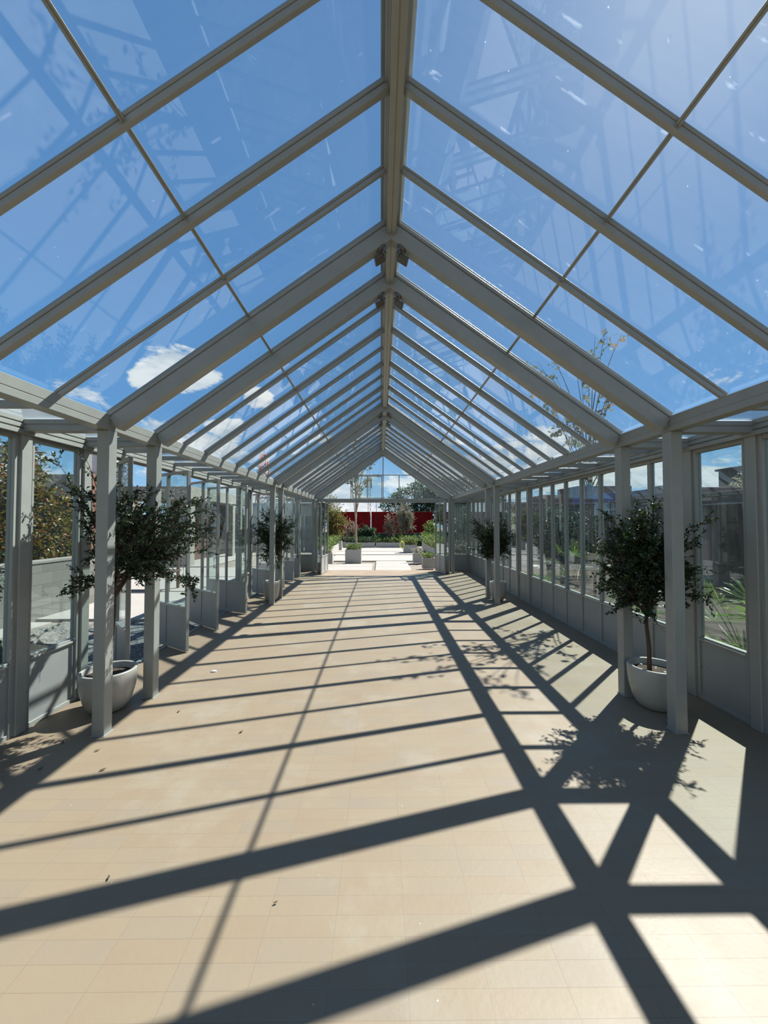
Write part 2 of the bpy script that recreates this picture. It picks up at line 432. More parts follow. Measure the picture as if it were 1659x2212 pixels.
for side, s in (('L', -1), ('R', 1)):
    for i, y in enumerate(FR):
        x = CX+s*HI if s > 0 else CX-HI-PS
        e = empty('support_post', (x, y, 0), label=lab_in[(side, i)], cat='post', group='free-standing posts under the eaves')
        if pmesh is None:
            o = pm.build('shaft', FRAME, e); pmesh = o.data
        else:
            o = bpy.data.objects.new('shaft', pmesh); COL.objects.link(o); o.parent = e
        # welded base plate hidden mostly by the tile edge and the rounded cap with a bolt at the head
        bp = MB(); bp.bbox(-0.008, PS+0.008, -0.008, PS+0.008, 0.0, 0.006, 0.002); bp.build('base_plate', FRAME, e)
        xi = PS+0.004 if s < 0 else -0.004
        kb = MB(); 
        xx = (PS, PS+0.035) if s < 0 else (-0.035, 0)
        prof = []
        for a in range(9):
            t = PI*a/8; prof.append((math.cos(t)*0.032, -math.sin(t)*0.035))
        vs = []
        for xq in xx:
            for (yy, zz) in [( -0.032, 0.055)]+[(p[0]*-1, p[1]) for p in prof]+[(0.032, 0.055)]:
                vs.append((xq, PS/2+yy, ZB1-0.05+zz))
        n = len(vs)//2
        kb.add(vs, [tuple(range(n)), tuple(range(2*n-1, n-1, -1))]+[(j, (j+1) % n, n+(j+1) % n, n+j) for j in range(n)])
        kb.build('head_bracket', FRAME, e)
        # outer (wall) post
        xo = CX+HW-0.045 if s > 0 else CX-HW-0.045
        e2 = empty('wall_post', (xo, y, 0), label=lab_out[(side, i)], cat='post', group='posts in the glazed side walls')
        m2 = MB(); m2.bbox(0, 0.09, 0, PS, 0, ZB0-0.02, 0.004); m2.build('shaft', FRAME, e2)
        m3 = MB()
        m3.box(0.02, 0.07, -0.018, 0.0, 0.0, 2.28); m3.box(0.02, 0.07, PS, PS+0.018, 0.0, 2.28)
        m3.build('glazing_channel', FRAME, e2)

# ------------------------------------------------------------------ roof: one structure with its bars and panes as parts
ceiling = struct('ceiling')
ang = math.atan(SL)
def slope_matrix(s, y):
    """local x runs down the slope from the apex, z is the outward normal, y along the house"""
    d = Vector((s*math.cos(ang), 0, -math.sin(ang))); nrm = Vector((s*math.sin(ang), 0, math.cos(ang)))
    M = Matrix.Identity(4)
    yy = nrm.cross(d)
    for r in range(3): M[r][0] = d[r]; M[r][1] = yy[r]; M[r][2] = nrm[r]
    M.translation = Vector((CX, y, ZG)); return M
LS = (HI+0.03)/math.cos(ang)
RB = 0.055
for s, side in ((-1, 'left'), (1, 'right')):
    for (y, kind) in raf:
        M = slope_matrix(s, y)
        x0, x1 = 0.045, LS
        if kind == 'big':
            w_ = .046 if s > 0 else .0452
            m = MB(); m.bbox(x0, x1, -w_, w_, -.150, -.040, .004, M)
            m.box(x0, x1, -.036, .036, -.040, -.030, M); m.bbox(x0, x1, -w_, w_, -.030, -.004, .003, M)
            m.bbox(x0, x1, -.030, .030, -.004, .022, .003, M)
        elif kind == 'mid':
            m = MB(); m.bbox(x0, x1, -.020, .020, -.054, -.020, .003, M)
            m.box(x0, x1, -.015, .015, -.020, -.014, M); m.bbox(x0, x1, -.022, .022, -.014, .014, .003, M)
        else:
            m = MB(); m.bbox(x0, x1, -.012, .012, -.036, -.006, .003, M); m.bbox(x0, x1, -.016, .016, -.006, .012, .003, M)
        m.build('rafter', FRAME, ceiling)
        # crossbar of the flat side aisle, one at every rafter
        ax0, ax1 = (CX+HI+PS, CX+HW-0.04) if s > 0 else (CX-HW+0.04, CX-HI-PS)
        mm = MB()
        if kind == 'big': mm.bbox(ax0, ax1, y-.046, y+.046, 2.295, 2.34, .003); mm.box(ax0, ax1, y-.040, y+.040, 2.34, 2.348); mm.bbox(ax0, ax1, y-.046, y+.046, 2.348, 2.385, .003)
        else: mm.bbox(ax0, ax1, y-.018, y+.018, 2.335, 2.385, .003)
        mm.build('crossbar', FRAME, ceiling)
    # purlin half way down the slope: two slim bars with a groove
    M = slope_matrix(s, 0)
    xm = 1.11/math.cos(ang)
    qa, qb = (Y0, YEND) if s > 0 else (-YEND, -Y0)
    m = MB(); m.bbox(xm-.011, xm-.001, qa, qb, -.022, .012, .002, M); m.bbox(xm+.001, xm+.011, qa, qb, -.022, .012, .002, M)
    m.box(xm-.008, xm+.008, qa, qb, -.018, .010, M)
    m.build('purlin', FRAME, ceiling)
    # panes of the slope between rafters
    for i in range(len(raf)-1):
        a, b = raf[i][0]+.012, raf[i+1][0]-.012
        M = slope_matrix(s, (a+b)/2)
        h = (b-a)/2
        MB().box(0.05, LS-0.01, -h, h, 0.0, 0.006, M).build('roof_pane', GLASS_R, ceiling)
        ax0, ax1 = (CX+HI+0.03, CX+HW-0.01) if s > 0 else (CX-HW+0.01, CX-HI-0.03)
        MB().box(ax0, ax1, a, b, 2.388, 2.394).build('aisle_pane', GLASS_R, ceiling)
    # eave beam on the inner posts
    xa, xb = (CX+HI, CX+HI+.10) if s > 0 else (CX-HI-.10, CX-HI)
    m = MB(); m.bbox(xa, xb, Y0-.0, YEND, ZB0, 2.352, .003)
    m.box(xa+.003, xb-.003, Y0, YEND, 2.352, 2.355)
    m.bbox(xa, xb, Y0, YEND, 2.355, ZB1, .003)
    m.build('eave_beam', FRAME, ceiling)
    # stepped gutter beam on the outer wall
    xo = CX+s*HW
    m = MB()
    m.box(xo-.045, xo+.045, Y0, YEND, 2.285, 2.395)
    xin = xo-s*.045
    for k, (za, zb, out) in enumerate(((2.27, 2.305, .020), (2.318, 2.348, .012), (2.361, 2.396, .006))):
        m.bbox(min(xin, xin-s*out), max(xin, xin-s*out), Y0, YEND, za, zb, .002)
    m.build('gutter_beam', FRAME, ceiling)
# ridge beam: flanges, web and centre groove
m = MB()
m.bbox(CX-.062, CX+.062, Y0, YEND, ZG-.072, ZG-.030, .003)
m.bbox(CX-.045, CX+.045, Y0, YEND, ZG-.086, ZG-.072, .003)
m.bbox(CX-.036, CX-.001, Y0, YEND, ZG-.150, ZG-.086, .003)
m.bbox(CX+.001, CX+.036, Y0, YEND, ZG-.150, ZG-.086, .003)
m.box(CX-.03, CX+.03, Y0, YEND, ZG-.146, ZG-.09)
m.box(CX-.02, CX+.02, Y0, YEND, ZG-.03, ZG+.03)
m.build('ridge_beam', FRAME, ceiling)
m = MB(); m.bbox(CX-.085, CX+.085, Y0, YEND, ZG+.006, ZG+.028, .004); m.build('ridge_cap', FRAME, ceiling)

# ------------------------------------------------------------------ spotlights under the ridge
def make_spot():
    e = empty('spotlight', (0,0,0), label='x', cat='spotlight', group='grey spotlights under the ridge')
    # local: +x away from the ridge, mounted on the sloping underside of the rafter
    d = Vector((math.cos(ang), 0, -math.sin(ang))); n = Vector((-math.sin(ang), 0, -math.cos(ang)))
    m = MB(); m.tube([(0,0,0), tuple(n*.014)], [.040,.038], 24); m.build('mounting_disc', LAMPM, e)
    m = MB(); m.tube([tuple(n*.012), tuple(n*.05)], .009, 12); m.build('stem', METAL, e)
    p = n*.05
    m = MB(); m.tube([tuple(p+Vector((0,-.012,0.004))), tuple(p+Vector((0,.012,-.002)))], .013, 12)
    m.tube([tuple(p), tuple(p+Vector((-.002, .014, -.024)))], .009, 10); m.build('knuckle', LAMPM, e)
    q = p+Vector((.028, .036, -.012))
    M = Matrix.Translation(q) @ Matrix.Rotation(R(32), 4, 'Y') @ Matrix.Rotation(R(-14), 4, 'X')
    h = MB().bbox(-.035, .06, -.035, .04, -.010, .010, .003, M).build('lamp_head', LAMPM, e)
    MB().box(-.028, .053, -.028, .033, -.012, -.010, M).build('lens', paint('lens_dark', (0.09,.08,.07), rough=.15) if 'lens_dark' not in MATS else MATS['lens_dark'], h)
    return e
spot0 = make_spot(); used = False
names = {2: 'on the big rafter nearest the camera', 3: 'on the second nearest big rafter', 4: 'on the far big rafter halfway along', 5: 'on the far big rafter just behind the halfway one'}
for i in (2, 3, 4, 5):
    for s in (-1, 1):
        lab = 'grey spotlight %s, %s of the ridge' % (names[i], 'left' if s < 0 else 'right')
        x = CX+s*.080; z = ZG - .080*SL - .150/math.cos(ang)
        loc = (x, FR[i]+PS/2-.01, z)
        o = spot0 if not used else dup(spot0)
        used = True
        o.location = loc; o['label'] = lab
        o.scale = (s, 1, 1)

# ------------------------------------------------------------------ wall windows
WN = [0]
SILL = 0.545
def window(side, ya, yb, label=None, x=None, glassm=None):
    """one glazed bay of a side wall: frame, pane, kick panel and sill"""
    WN[0] += 1
    s = 1 if side == 'R' else -1
    X = CX+s*HW if x is None else x
    w = struct('window_%d' % WN[0])
    t = .020
    m = MB()
    m.bbox(X-.028, X+.028, ya, ya+t, 0.0, 2.275, .002); m.bbox(X-.028, X+.028, yb-t, yb, 0.0, 2.275, .002)
    m.bbox(X-.024, X+.024, ya+t, yb-t, 2.235, 2.275, .002)
    m.bbox(X-.024, X+.024, ya+t, yb-t, 0.0, .035, .002)
    m.build('window_frame', FRAME, w)
    m = MB(); m.bbox(X-.034, X+.034, ya+t, yb-t, SILL-.018, SILL, .003); m.bbox(X-.022, X+.022, ya+t, yb-t, SILL, SILL+.016, .002)
    m.build('window_sill', FRAME, w)
    MB().box(X-.004, X+.004, ya+t, yb-t, SILL+.016, 2.235).build('glass_pane', glassm or GLASS_W, w)
    MB().box(X-.012, X+.012, ya+t, yb-t, .035, SILL-.018).build('kick_panel', PANEL, w)
    return w
def bay(side, i, full=True):
    """window between the posts of a pair, or the eight windows of a long bay"""
    ya, yb = FR[i]+PS+.018, FR[i+1]-.018
    if i % 2 == 0: window(side, ya, yb)
    else:
        n = 8; st = (yb-ya)/n
        for k in range(n): window(side, ya+k*st, ya+(k+1)*st)
for i in range(7): bay('R', i)
for i in (0, 1, 2, 4, 6): bay('L', i)

# end wall beside the end doors and gable over them
def end_window(xa, xb):
    WN[0] += 1
    w = struct('window_%d' % WN[0]); Y = YEND-.05; t = .022
    m = MB(); m.bbox(xa, xa+t, Y-.028, Y+.028, 0, 2.29, .002); m.bbox(xb-t, xb, Y-.028, Y+.028, 0, 2.29, .002)
    m.bbox(xa+t, xb-t, Y-.024, Y+.024, 2.25, 2.29, .002); m.bbox(xa+t, xb-t, Y-.024, Y+.024, 0, .035, .002)
    m.build('window_frame', FRAME, w)
    MB().bbox(xa+t, xb-t, Y-.034, Y+.034, SILL-.018, SILL, .003).build('window_sill', FRAME, w)
    MB().box(xa+t, xb-t, Y-.004, Y+.004, SILL, 2.25).build('glass_pane', GLASS_W, w)
    MB().box(xa+t, xb-t, Y-.012, Y+.012, .035, SILL-.018).build('kick_panel', PANEL, w)
end_window(CX-HW+.05, CX-HI-PS-.002); end_window(CX+HI+PS+.002, CX+HW-.05)

YG = YEND-.05
hd = MB(); hd.bbox(CX-HI, CX+HI, YG-.05, YG+.05, 2.245, 2.30, .003); hd.box(CX-HI, CX+HI, YG-.045, YG+.045, 2.30, 2.306); hd.bbox(CX-HI, CX+HI, YG-.05, YG+.05, 2.306, 2.375, .003)
hd.build('trim_1', FRAME, kind='structure')
WN[0] += 1
gw = struct('window_%d' % WN[0])
def roofz(x): return ZG-.16-abs(x-CX)*SL
ZM = 3.16
def gbar(x0, x1, z0, z1): MB().bbox(x0, x1, YG-.02, YG+.02, z0, z1, .002).build('glazing_bar', FRAME, gw)
gbar(CX-.014, CX+.014, 2.375, ZG-.14)
xl = (ZG-.16-ZM)/SL
gbar(CX-xl-.03, CX-.014, ZM-.012, ZM+.012); gbar(CX+.014, CX+xl+.03, ZM-.012, ZM+.012)
for dx in (-1.06, .53, 1.07): gbar(CX+dx-.013, CX+dx+.013, 2.375, min(ZM-.012, roofz(CX+dx)+.02))
def gpane(poly):
    vs = [(x, YG-.003, z) for x, z in poly]+[(x, YG+.003, z) for x, z in poly]; n = len(poly)
    MB().add(vs, [tuple(range(n)), tuple(range(2*n-1, n-1, -1))]+[(j, (j+1) % n, n+(j+1) % n, n+j) for j in range(n)]).build('glass_pane', GLASS_R, gw)
gpane([(CX-xl, ZM+.012), (CX-.014, ZM+.012), (CX-.014, roofz(CX))]); gpane([(CX+.014, ZM+.012), (CX+xl, ZM+.012), (CX+.014, roofz(CX))])
zt = lambda dx: min(ZM-.012, roofz(CX+dx))
gpane([(CX-2.1, 2.376), (CX-1.073, 2.376), (CX-1.073, zt(-1.073)), (CX-2.1, roofz(CX-2.1))])
gpane([(CX+.014, 2.376), (CX+.517, 2.376), (CX+.517, ZM-.012), (CX+.014, ZM-.012)])
gpane([(CX+.543, 2.376), (CX+1.057, 2.376), (CX+1.057, zt(1.057)), (CX+.543, ZM-.012)])
gpane([(CX+1.083, 2.376), (CX+2.1, 2.376), (CX+2.1, roofz(CX+2.1)), (CX+1.083, zt(1.083))])
# the opened top-hung vent left of the gable centre
WN[0] += 1
vw = empty('window_%d' % WN[0], (CX-.53, YG+.02, ZM-.015), kind='structure')
vw.rotation_euler = (R(9), 0, 0)
for bx in ((-.50, -.475, -.76, 0), (.475, .50, -.76, 0), (-.0125, .0125, -.735, -.025)):
    MB().bbox(bx[0], bx[1], -.015, .015, bx[2], bx[3], .002).build('vent_bar', FRAME, vw)
MB().bbox(-.475, .475, -.015, .015, -.025, 0, .002).build('vent_rail', FRAME, vw)
MB().bbox(-.475, .475, -.015, .015, -.76, -.735, .002).build('vent_rail', FRAME, vw)
MB().box(-.475, -.0125, -.003, .003, -.735, -.025).build('glass_pane', GLASS_W, vw)
MB().box(.0125, .475, -.003, .003, -.735, -.025).build('glass_pane', GLASS_W, vw)

# ------------------------------------------------------------------ doors
DN = [0]
def door_leaf(loc, rz, w0, w1, nm=2, handle=True):
    """pivot leaf in local x from w0 to w1, glass over kick panel, centre stile"""
    DN[0] += 1
    d = empty('door_%d' % DN[0], loc, rz, kind='structure')
    H0, H1 = .015, 2.245; t = .032
    xs = [w0+(w1-w0)*k/nm for k in range(nm+1)]
    m = MB()
    m.bbox(w0, w0+t, -.020, .020, H0, H1, .003); m.bbox(w1-t, w1, -.020, .020, H0, H1, .003)
    for x in xs[1:-1]: m.bbox(x-t/2, x+t/2, -.020, .020, H0, H1, .003)
    m.build('stile', FRAME, d)
    m = MB(); m.bbox(w0+t, w1-t, -.018, .018, H0, H0+.04, .002); m.bbox(w0+t, w1-t, -.018, .018, H1-.035, H1, .002)
    m.bbox(w0+t, w1-t, -.022, .022, SILL-.02, SILL+.012, .002); m.build('rail', FRAME, d)
    for k in range(nm):
        a = xs[k]+(t if k == 0 else t/2); b = xs[k+1]-(t if k == nm-1 else t/2)
        MB().box(a, b, -.004, .004, SILL+.012, H1-.035).build('glass_pane', GLASS_W, d)
        MB().box(a, b, -.010, .010, H0+.04, SILL-.02).build('kick_panel', PANEL, d)
    if handle:
        m = MB(); x = w1-.016
        m.tube([(x, -.02, .93), (x, -.055, .93), (x, -.055, 1.07), (x, -.02, 1.07)], .007, 8); m.build('door_handle', METAL, d)
    return d
angs0 = [math.atan2(-.36, .35), math.atan2(-.27, .41), math.atan2(-.335, .41), math.atan2(-.215, .455)]
piv0 = [4.10, 5.04, 6.02, 6.965]
for p, a in zip(piv0, angs0): door_leaf((CX-HW, p, 0), a, -.49, .475)
for p, a in zip([8.72, 9.70, 10.66, 11.42], [math.atan2(-.3, .4), math.atan2(-.25, .42), math.atan2(-.22, .43), math.atan2(-.2, .45)]):
    door_leaf((CX-HW, p, 0), a, -.49, .475, handle=False)
# folded end doors, standing open along the house
for (x, y, a, b) in ((CX-1.90, 11.77, 0, .93), (CX-2.03, 11.80, 0, .90), (CX+1.88, 11.75, 0, .95), (CX+2.02, 11.79, 0, .91)):
    s = -1 if x < 0 else 1
    rz = PI/2 + (R(-4.5) if x < 0 else R(9.0))
    if abs(x-CX) > 1.95: rz = PI/2 + (R(2) if x > 0 else R(-1.5))
    door_leaf((x, y, 0), rz, a, b, handle=False)
# long-bay head tracks above the left doors and threshold rails
for i in (3, 5):
    ya, yb = FR[i]+PS, FR[i+1]
    MB().bbox(CX-HW-.02, CX-HW+.02, ya, yb, 2.252, 2.272, .002).build('trim_%d' % (i), FRAME, kind='structure')
    MB().bbox(CX-HW-.025, CX-HW+.025, ya, yb, 0.0, .010, .002).build('trim_%d' % (i+10), FRAME, kind='structure')

# ------------------------------------------------------------------ plants
def rnd_in(c, r, lo=0.35):
    while True:
        v = Vector((random.uniform(-1,1), random.uniform(-1,1), random.uniform(-1,1)))
        if lo < v.length < 1: return Vector((c[0]+v.x*r[0], c[1]+v.y*r[1], c[2]+v.z*r[2]))
def bez(a, b, c, n=7):
    a, b, c = Vector(a), Vector(b), Vector(c)
    return [(a*(1-t)**2+b*2*t*(1-t)+c*t*t) for t in [k/(n-1) for k in range(n)]]
def leafy(parent, trunk, crown, nb, ntw, nl, ll, lw, leafm, barkm, tr=.02, tw=.13, targets=None, drop=0.0, leaffn='leaf', xlim=None, bend=.25, names=('trunk', 'foliage'), twigr=.0022):
    """trunk polyline, branches curving to points of the crown, twigs with leaves along them"""
    wood = MB(); fol = MB()
    rads = [tr*(1-.45*k/(len(trunk)-1)) for k in range(len(trunk))]
    wood.tube(trunk, rads, 8)
    T = [Vector(p) for p in trunk]
    tg = [Vector(t) for t in (targets or [])]
    while len(tg) < nb: tg.append(rnd_in(*crown))
    for q in tg:
        if xlim: q.x = min(max(q.x, xlim[0]), xlim[1])
        k = random.uniform(.45, 1.0)*(len(T)-1); i = min(int(k), len(T)-2)
        st = T[i].lerp(T[i+1], k-i)
        mid = st.lerp(q, .5)+Vector((random.uniform(-.1,.1), random.uniform(-.1,.1), bend*(q-st).length))*.6
        path = bez(st, mid, q, 8)
        L = (q-st).length
        wood.tube(path, [max(.0016, tr*.42*(1-.85*j/7)) for j in range(8)], 5, cap=False)
        for _ in range(ntw):
            t = random.uniform(.3, 1.0); j = min(int(t*7), 6); p = path[j].lerp(path[j+1], t*7-j)
            bd = (path[j+1]-path[j]).normalized()
            d = (bd*1.1+Vector((random.gauss(0,.55), random.gauss(0,.55), random.gauss(.05,.5)-drop))).normalized()
            ln = tw*random.uniform(.5, 1.15); e = p+d*ln
            if xlim: e.x = min(max(e.x, xlim[0]), xlim[1])
            wood.tube([p, p.lerp(e, .5)+Vector((0,0,.01)), e], [twigr, twigr*.7, twigr*.4], 4, cap=False)
            for u in range(nl):
                c = p.lerp(e, (u+random.random())/nl)
                dd = d*.6+Vector((random.gauss(0,.6), random.gauss(0,.6), random.gauss(0,.6)-drop))
                sz = random.uniform(.7, 1.25)
                getattr(fol, leaffn)(c, dd, ll*sz, lw*sz)
    w = wood.build(names[0], barkm, parent); f = fol.build(names[1], leafm, parent)
    return w, f
def pot_tree(loc, rad, h, label, trunk, crown, nb, ntw, nl, targets=None, xlim=None, seed=1, ll=.026, lw=.014, group='potted trees beside the posts'):
    random.seed(seed)
    e = empty('potted_tree', loc, label=label, cat='potted tree', group=group)
    pr = [(0, 0), (rad*.55, 0), (rad*.66, h*.04), (rad*.84, h*.25), (rad*.95, h*.52), (rad, h*.8), (rad*1.0, h*.97), (rad*.99, h), (rad*.90, h), (rad*.885, h*.97), (rad*.86, h*.84), (rad*.8, h*.80)]
    MB().lathe(pr, 48).build('pot', POT, e)
    m = MB(); ring = []
    m.lathe([(0, h*.86), (rad*.3, h*.865), (rad*.6, h*.85), (rad*.87, h*.845)], 32); m.build('soil', SOIL, e)
    for k in range(6):
        pb = MB()
        a = random.uniform(0, 2*PI); r = rad*random.uniform(.3, .8)
        c = (r*math.cos(a), r*math.sin(a), h*.86); q = random.uniform(.008, .014)
        pb.lathe([(0, -q*.6), (q*.8, -q*.3), (q, 0), (q*.7, q*.5), (0, q*.7)], 7, c)
        pb.build('pebble', PAPER, e)
    leafy(e, trunk, crown, nb, ntw, nl, ll, lw, LF_POT, BARK, tr=.019, xlim=xlim, targets=targets)
    return e
# near left: open, spreading crown with long branches to the right
L1 = (-2.345, 3.375, 0)
t = [(.0,0,.28),(.02,.0,.55),(.03,.01,.85),(.035,0,1.1),(.04,.02,1.35),(.0,.05,1.6)]
tg = []
random.seed(3)
for k in range(16): tg.append((random.uniform(.45, .86), random.uniform(-.25,.3), random.uniform(1.0, 1.85)))
for k in range(8): tg.append((random.uniform(-.36,-.15), random.uniform(-.3,.25), random.uniform(1.0, 2.1)))
tg += [(.80,-.1,1.0), (.72,0,.98), (.86,.1,1.72), (.80,-.05,1.55), (-.33,-.2,2.12), (-.25,0,2.2), (-.3,-.1,1.0)]
pot_tree(L1, .212, .335, 'round white pot with wide spreading dark tree, nearest on the left', t,
         ((.2,.02,1.48), (.55,.38,.46)), 78, 12, 9, targets=tg, xlim=(-.37, .9), seed=11, ll=.032, lw=.017)
# near right: denser, rounder crown
R1 = (2.40, 3.375, 0)
t = [(-.05,0,.29),(-.05,0,.5),(-.06,.01,.68),(-.05,.02,.9),(-.02,.0,1.15),(0,0,1.4)]
tg = [(.40,-.1,1.62), (.42,0,1.45), (.40,0,1.2), (.43,-.05,.92), (.38,.1,.85), (-.44,0,1.38), (-.47,.05,1.25), (-.4,0,1.65), (-.15,0,1.72), (.02,0,1.74), (-.38,-.05,.83), (-.42,0,1.05)]
pot_tree(R1, .212, .352, 'round white pot with dense bushy dark tree, nearest on the right', t,
         ((-.06,.02,1.22), (.40,.36,.44)), 112, 13, 10, targets=tg, xlim=(-.48, .46), seed=12, ll=.032, lw=.018)
# far left and far right
L2 = (-2.235, 7.93, 0)
t = [(.02,0,.33),(.03,.0,.6),(.05,.0,.9),(.04,0,1.2),(.02,.02,1.5)]
pot_tree(L2, .17, .40, 'round white pot with tall dark tree, far left behind two posts', t,
         ((.07,.0,1.32), (.50,.32,.66)), 105, 12, 9, xlim=(-.42, .56), seed=13, ll=.030, lw=.017)
R2 = (2.415, 7.93, 0)
t = [(.0,0,.33),(.0,.0,.55),(.02,.0,.75),(.0,0,1.0),(-.05,.02,1.3)]
pot_tree(R2, .17, .375, 'round white pot with a leaning open tree, far right, half hidden by a post', t,
         ((-.12,.0,1.30), (.47,.3,.52)), 90, 12, 9, xlim=(-.58, .42), seed=14, ll=.030, lw=.017)

# small litter on the tiles
def scrap(x, y, sz, lab, rot, kind='leaf'):
    o = MB()
    if kind == 'leaf':
        n = 9; L = sz; W = sz*.38
        vs = []
        for k in range(n):
            t = k/(n-1); w = W*math.sin(PI*min(1, t*1.02))**.8*.5
            z = .003+.25*sz*(t-.5)**2+.004
            vs += [((t-.5)*L, w, z+.15*w), ((t-.5)*L, 0, z-.002), ((t-.5)*L, -w, z+.2*w)]
        fs = []
        for k in range(n-1): fs += [(3*k, 3*k+1, 3*k+4, 3*k+3), (3*k+1, 3*k+2, 3*k+5, 3*k+4)]
        o.add(vs, fs, True)
        ob = o.build('fallen_leaf', DRY, label=lab, cat='leaf', group='dry leaves on the tiles')
        md = ob.modifiers.new('thick', 'SOLIDIFY'); md.thickness = .0012
    else:
        o.lathe([(0,0),(sz*.5,.001),(sz*.55,.008),(sz*.35,.016),(0,.018)], 14)
        ob = o.build('paper_scrap', PAPER, label=lab, cat='scrap'); ob.scale = (1, .55, 1)
    ob.location = (x, y, 0.001); ob.rotation_euler = (0, 0, rot)
    return ob
LIT = [(-1.63,4.0,.05,'P',0,'crumpled white scrap lying on the tiles left of centre')]
scrap(-1.78, 4.17, .055, 'crumpled white scrap lying on the tiles behind the near left posts', .3, 'paper')
for (x, y, s_, r_, lab) in (
    (-1.06, 2.98, .034, 1.0, 'small dry leaf on the tiles, upper one of two left of the long purlin shadow'),
    (-1.79, 2.54, .036, .7, 'curled dry leaf on sunny tiles right of the nearest left post foot'),
    (-1.22, 1.78, .022, 2.0, 'tiny dark leaf above the broad shadow bar at left'),
    (-2.39, 2.12, .040, .1, 'dark brown leaf in the shadow at the left edge of the photo'),
    (-2.2, 2.55, .030, 1.2, 'dry leaf in the dappled shade left of the nearest post'),
    (-2.3, 2.85, .028, 2.2, 'small dry leaf beside the left kick panel window'),
    (-1.98, 2.75, .030, .4, 'small dry leaf just in front of the nearest left post foot'),
    (-.44, 1.66, .016, .5, 'speck-sized dark leaf just above the broad diagonal shadow'),
    (.62, 1.15, .016, .9, 'speck-sized dark leaf on sunny tiles, lower right'),
    (-1.7, 3.3, .030, 1.4, 'dry leaf beside the second left post')):
    scrap(x, y, s_, lab, r_)

# ------------------------------------------------------------------ far courtyard
def planter(name, x0, x1, y0, y1, h, label, cat='planter', plants=None, group='white planters in the far courtyard', mat=None, seed=5, obs=0.0):
    random.seed(seed)
    cxx, cyy = (x0+x1)/2, (y0+y1)/2
    e = empty(name, (cxx, cyy, obs), label=label, cat=cat, group=group)
    w, d = (x1-x0)/2, (y1-y0)/2; t = .03
    m = MB()
    m.bbox(-w, w, -d, -d+t, 0, h, .004); m.bbox(-w, w, d-t, d, 0, h, .004)
    m.bbox(-w, -w+t, -d+t, d-t, 0, h, .004); m.bbox(w-t, w, -d+t, d-t, 0, h, .004)
    m.box(-w+t, w-t, -d+t, d-t, .01, .03)
    m.build('box', mat or PLANTER, e)
    MB().box(-w+t, w-t, -d+t, d-t, .03, h-.04).build('soil', SOIL, e)
    if plants:
        leafm, nst, hh, ll, lw, spread = plants
        f = MB(); st = MB()
        for k in range(nst):
            b = Vector((random.uniform(-w+.05, w-.05), random.uniform(-d+.05, d-.05), h-.04))
            tip = b+Vector((random.gauss(0, spread), random.gauss(0, spread), hh*random.uniform(.5, 1.1)))
            pth = bez(b, b.lerp(tip, .5)+Vector((0, 0, hh*.25)), tip, 5)
            st.tube(pth, [.005,.004,.003,.002,.001], 4, cap=False)
            for u in range(9):
                q = pth[min(int(u/9*4), 3)].lerp(pth[min(int(u/9*4), 3)+1], random.random())
                f.leaf(q, (random.gauss(0,1), random.gauss(0,1), random.uniform(-.3,1)), ll*random.uniform(.7,1.3), lw)
        st.build('stems', BARKP, e); f.build('foliage', leafm, e)
    return e
GB = -.01
pa = planter('planter_box', -1.394, -.765, 15.21, 15.80, .525, 'square white planter with a tall thin tree, left of the centre path', plants=(LF_GREEN, 46, .26, .09, .035, .08), seed=21, obs=GB)
random.seed(22)
tb = Vector((.09, 0, .45))
trunkp = [(.09,0,.4),(.10,0,.9),(.07,.02,1.4),(.09,0,1.95),(.10,.05,2.5),(.08,0,3.1)]
tgs = [(-.25,.1,4.3),(.0,0,4.75),(.25,.1,5.0),(.55,0,4.6),(.75,.1,4.05),(-.15,0,3.7),(.5,-.1,3.2),(.9,0,3.5),(.35,0,4.4),(-.3,.1,3.3),(.15,0,4.0),(.05,.1,5.15),(.62,0,4.25)]
leafy(pa, trunkp, ((.15,0,3.9), (.5,.3,.9)), len(tgs), 6, 4, .12, .07, LF_OVAL, BARKP, tr=.045, tw=.3, targets=tgs, leaffn='oval', drop=.4, bend=.3, names=('tree_trunk', 'tree_leaves'), twigr=.005)
planter('planter_box', 1.237, 1.906, 20.19, 20.85, .42, 'square white planter at the back right with a yellow hose on it', plants=(LF_GREEN, 110, .48, .12, .03, .16), seed=23, obs=GB)
planter('planter_box', 1.299, 1.702, 15.24, 15.64, .385, 'small white planter with grey-green plant, farther of two right of the path', plants=(LF_GREY, 26, .22, .07, .03, .12), seed=24, obs=GB)
planter('planter_box', 1.468, 1.90, 13.33, 13.76, .365, 'small white planter with green plant beside the right folded doors', plants=(LF_GREEN, 34, .22, .08, .035, .10), seed=25, obs=GB)
planter('planter_box', -2.45, -1.919, 15.41, 15.9, .37, 'small white planter with leafy plant beside the left folded doors', plants=(LF_GREEN, 44, .42, .10, .04, .10), seed=26, obs=GB)
planter('planter_box', -2.63, -2.24, 22.3, 22.7, .51, 'tall narrow white planter standing at the back left corner', plants=(LF_GREEN, 20, .3, .09, .035, .1), seed=27, obs=GB)
planter('planter_trough', -2.85, -2.35, 16.6, 21.8, .40, 'long white trough running back along the left side of the far courtyard', plants=(LF_GREEN, 160, .5, .13, .05, .15), seed=28, obs=GB)
planter('planter_trough', -2.387, -.36, 24.48, 25.0, .315, 'long low white trough at the back, left of two in line', plants=(LF_TREE, 100, .4, .13, .05, .15), seed=29, obs=GB)
planter('planter_trough', -.30, 1.95, 24.48, 25.0, .315, 'long low white trough at the back, right of two in line', plants=(LF_GREEN, 90, .35, .13, .05, .15), seed=30, obs=GB)
planter('planter_trough', 2.46, 3.0, 17.9, 22.9, .38, 'long white trough running back along the right side of the far courtyard', plants=(LF_GREEN, 150, .62, .15, .04, .2), seed=31, obs=GB)
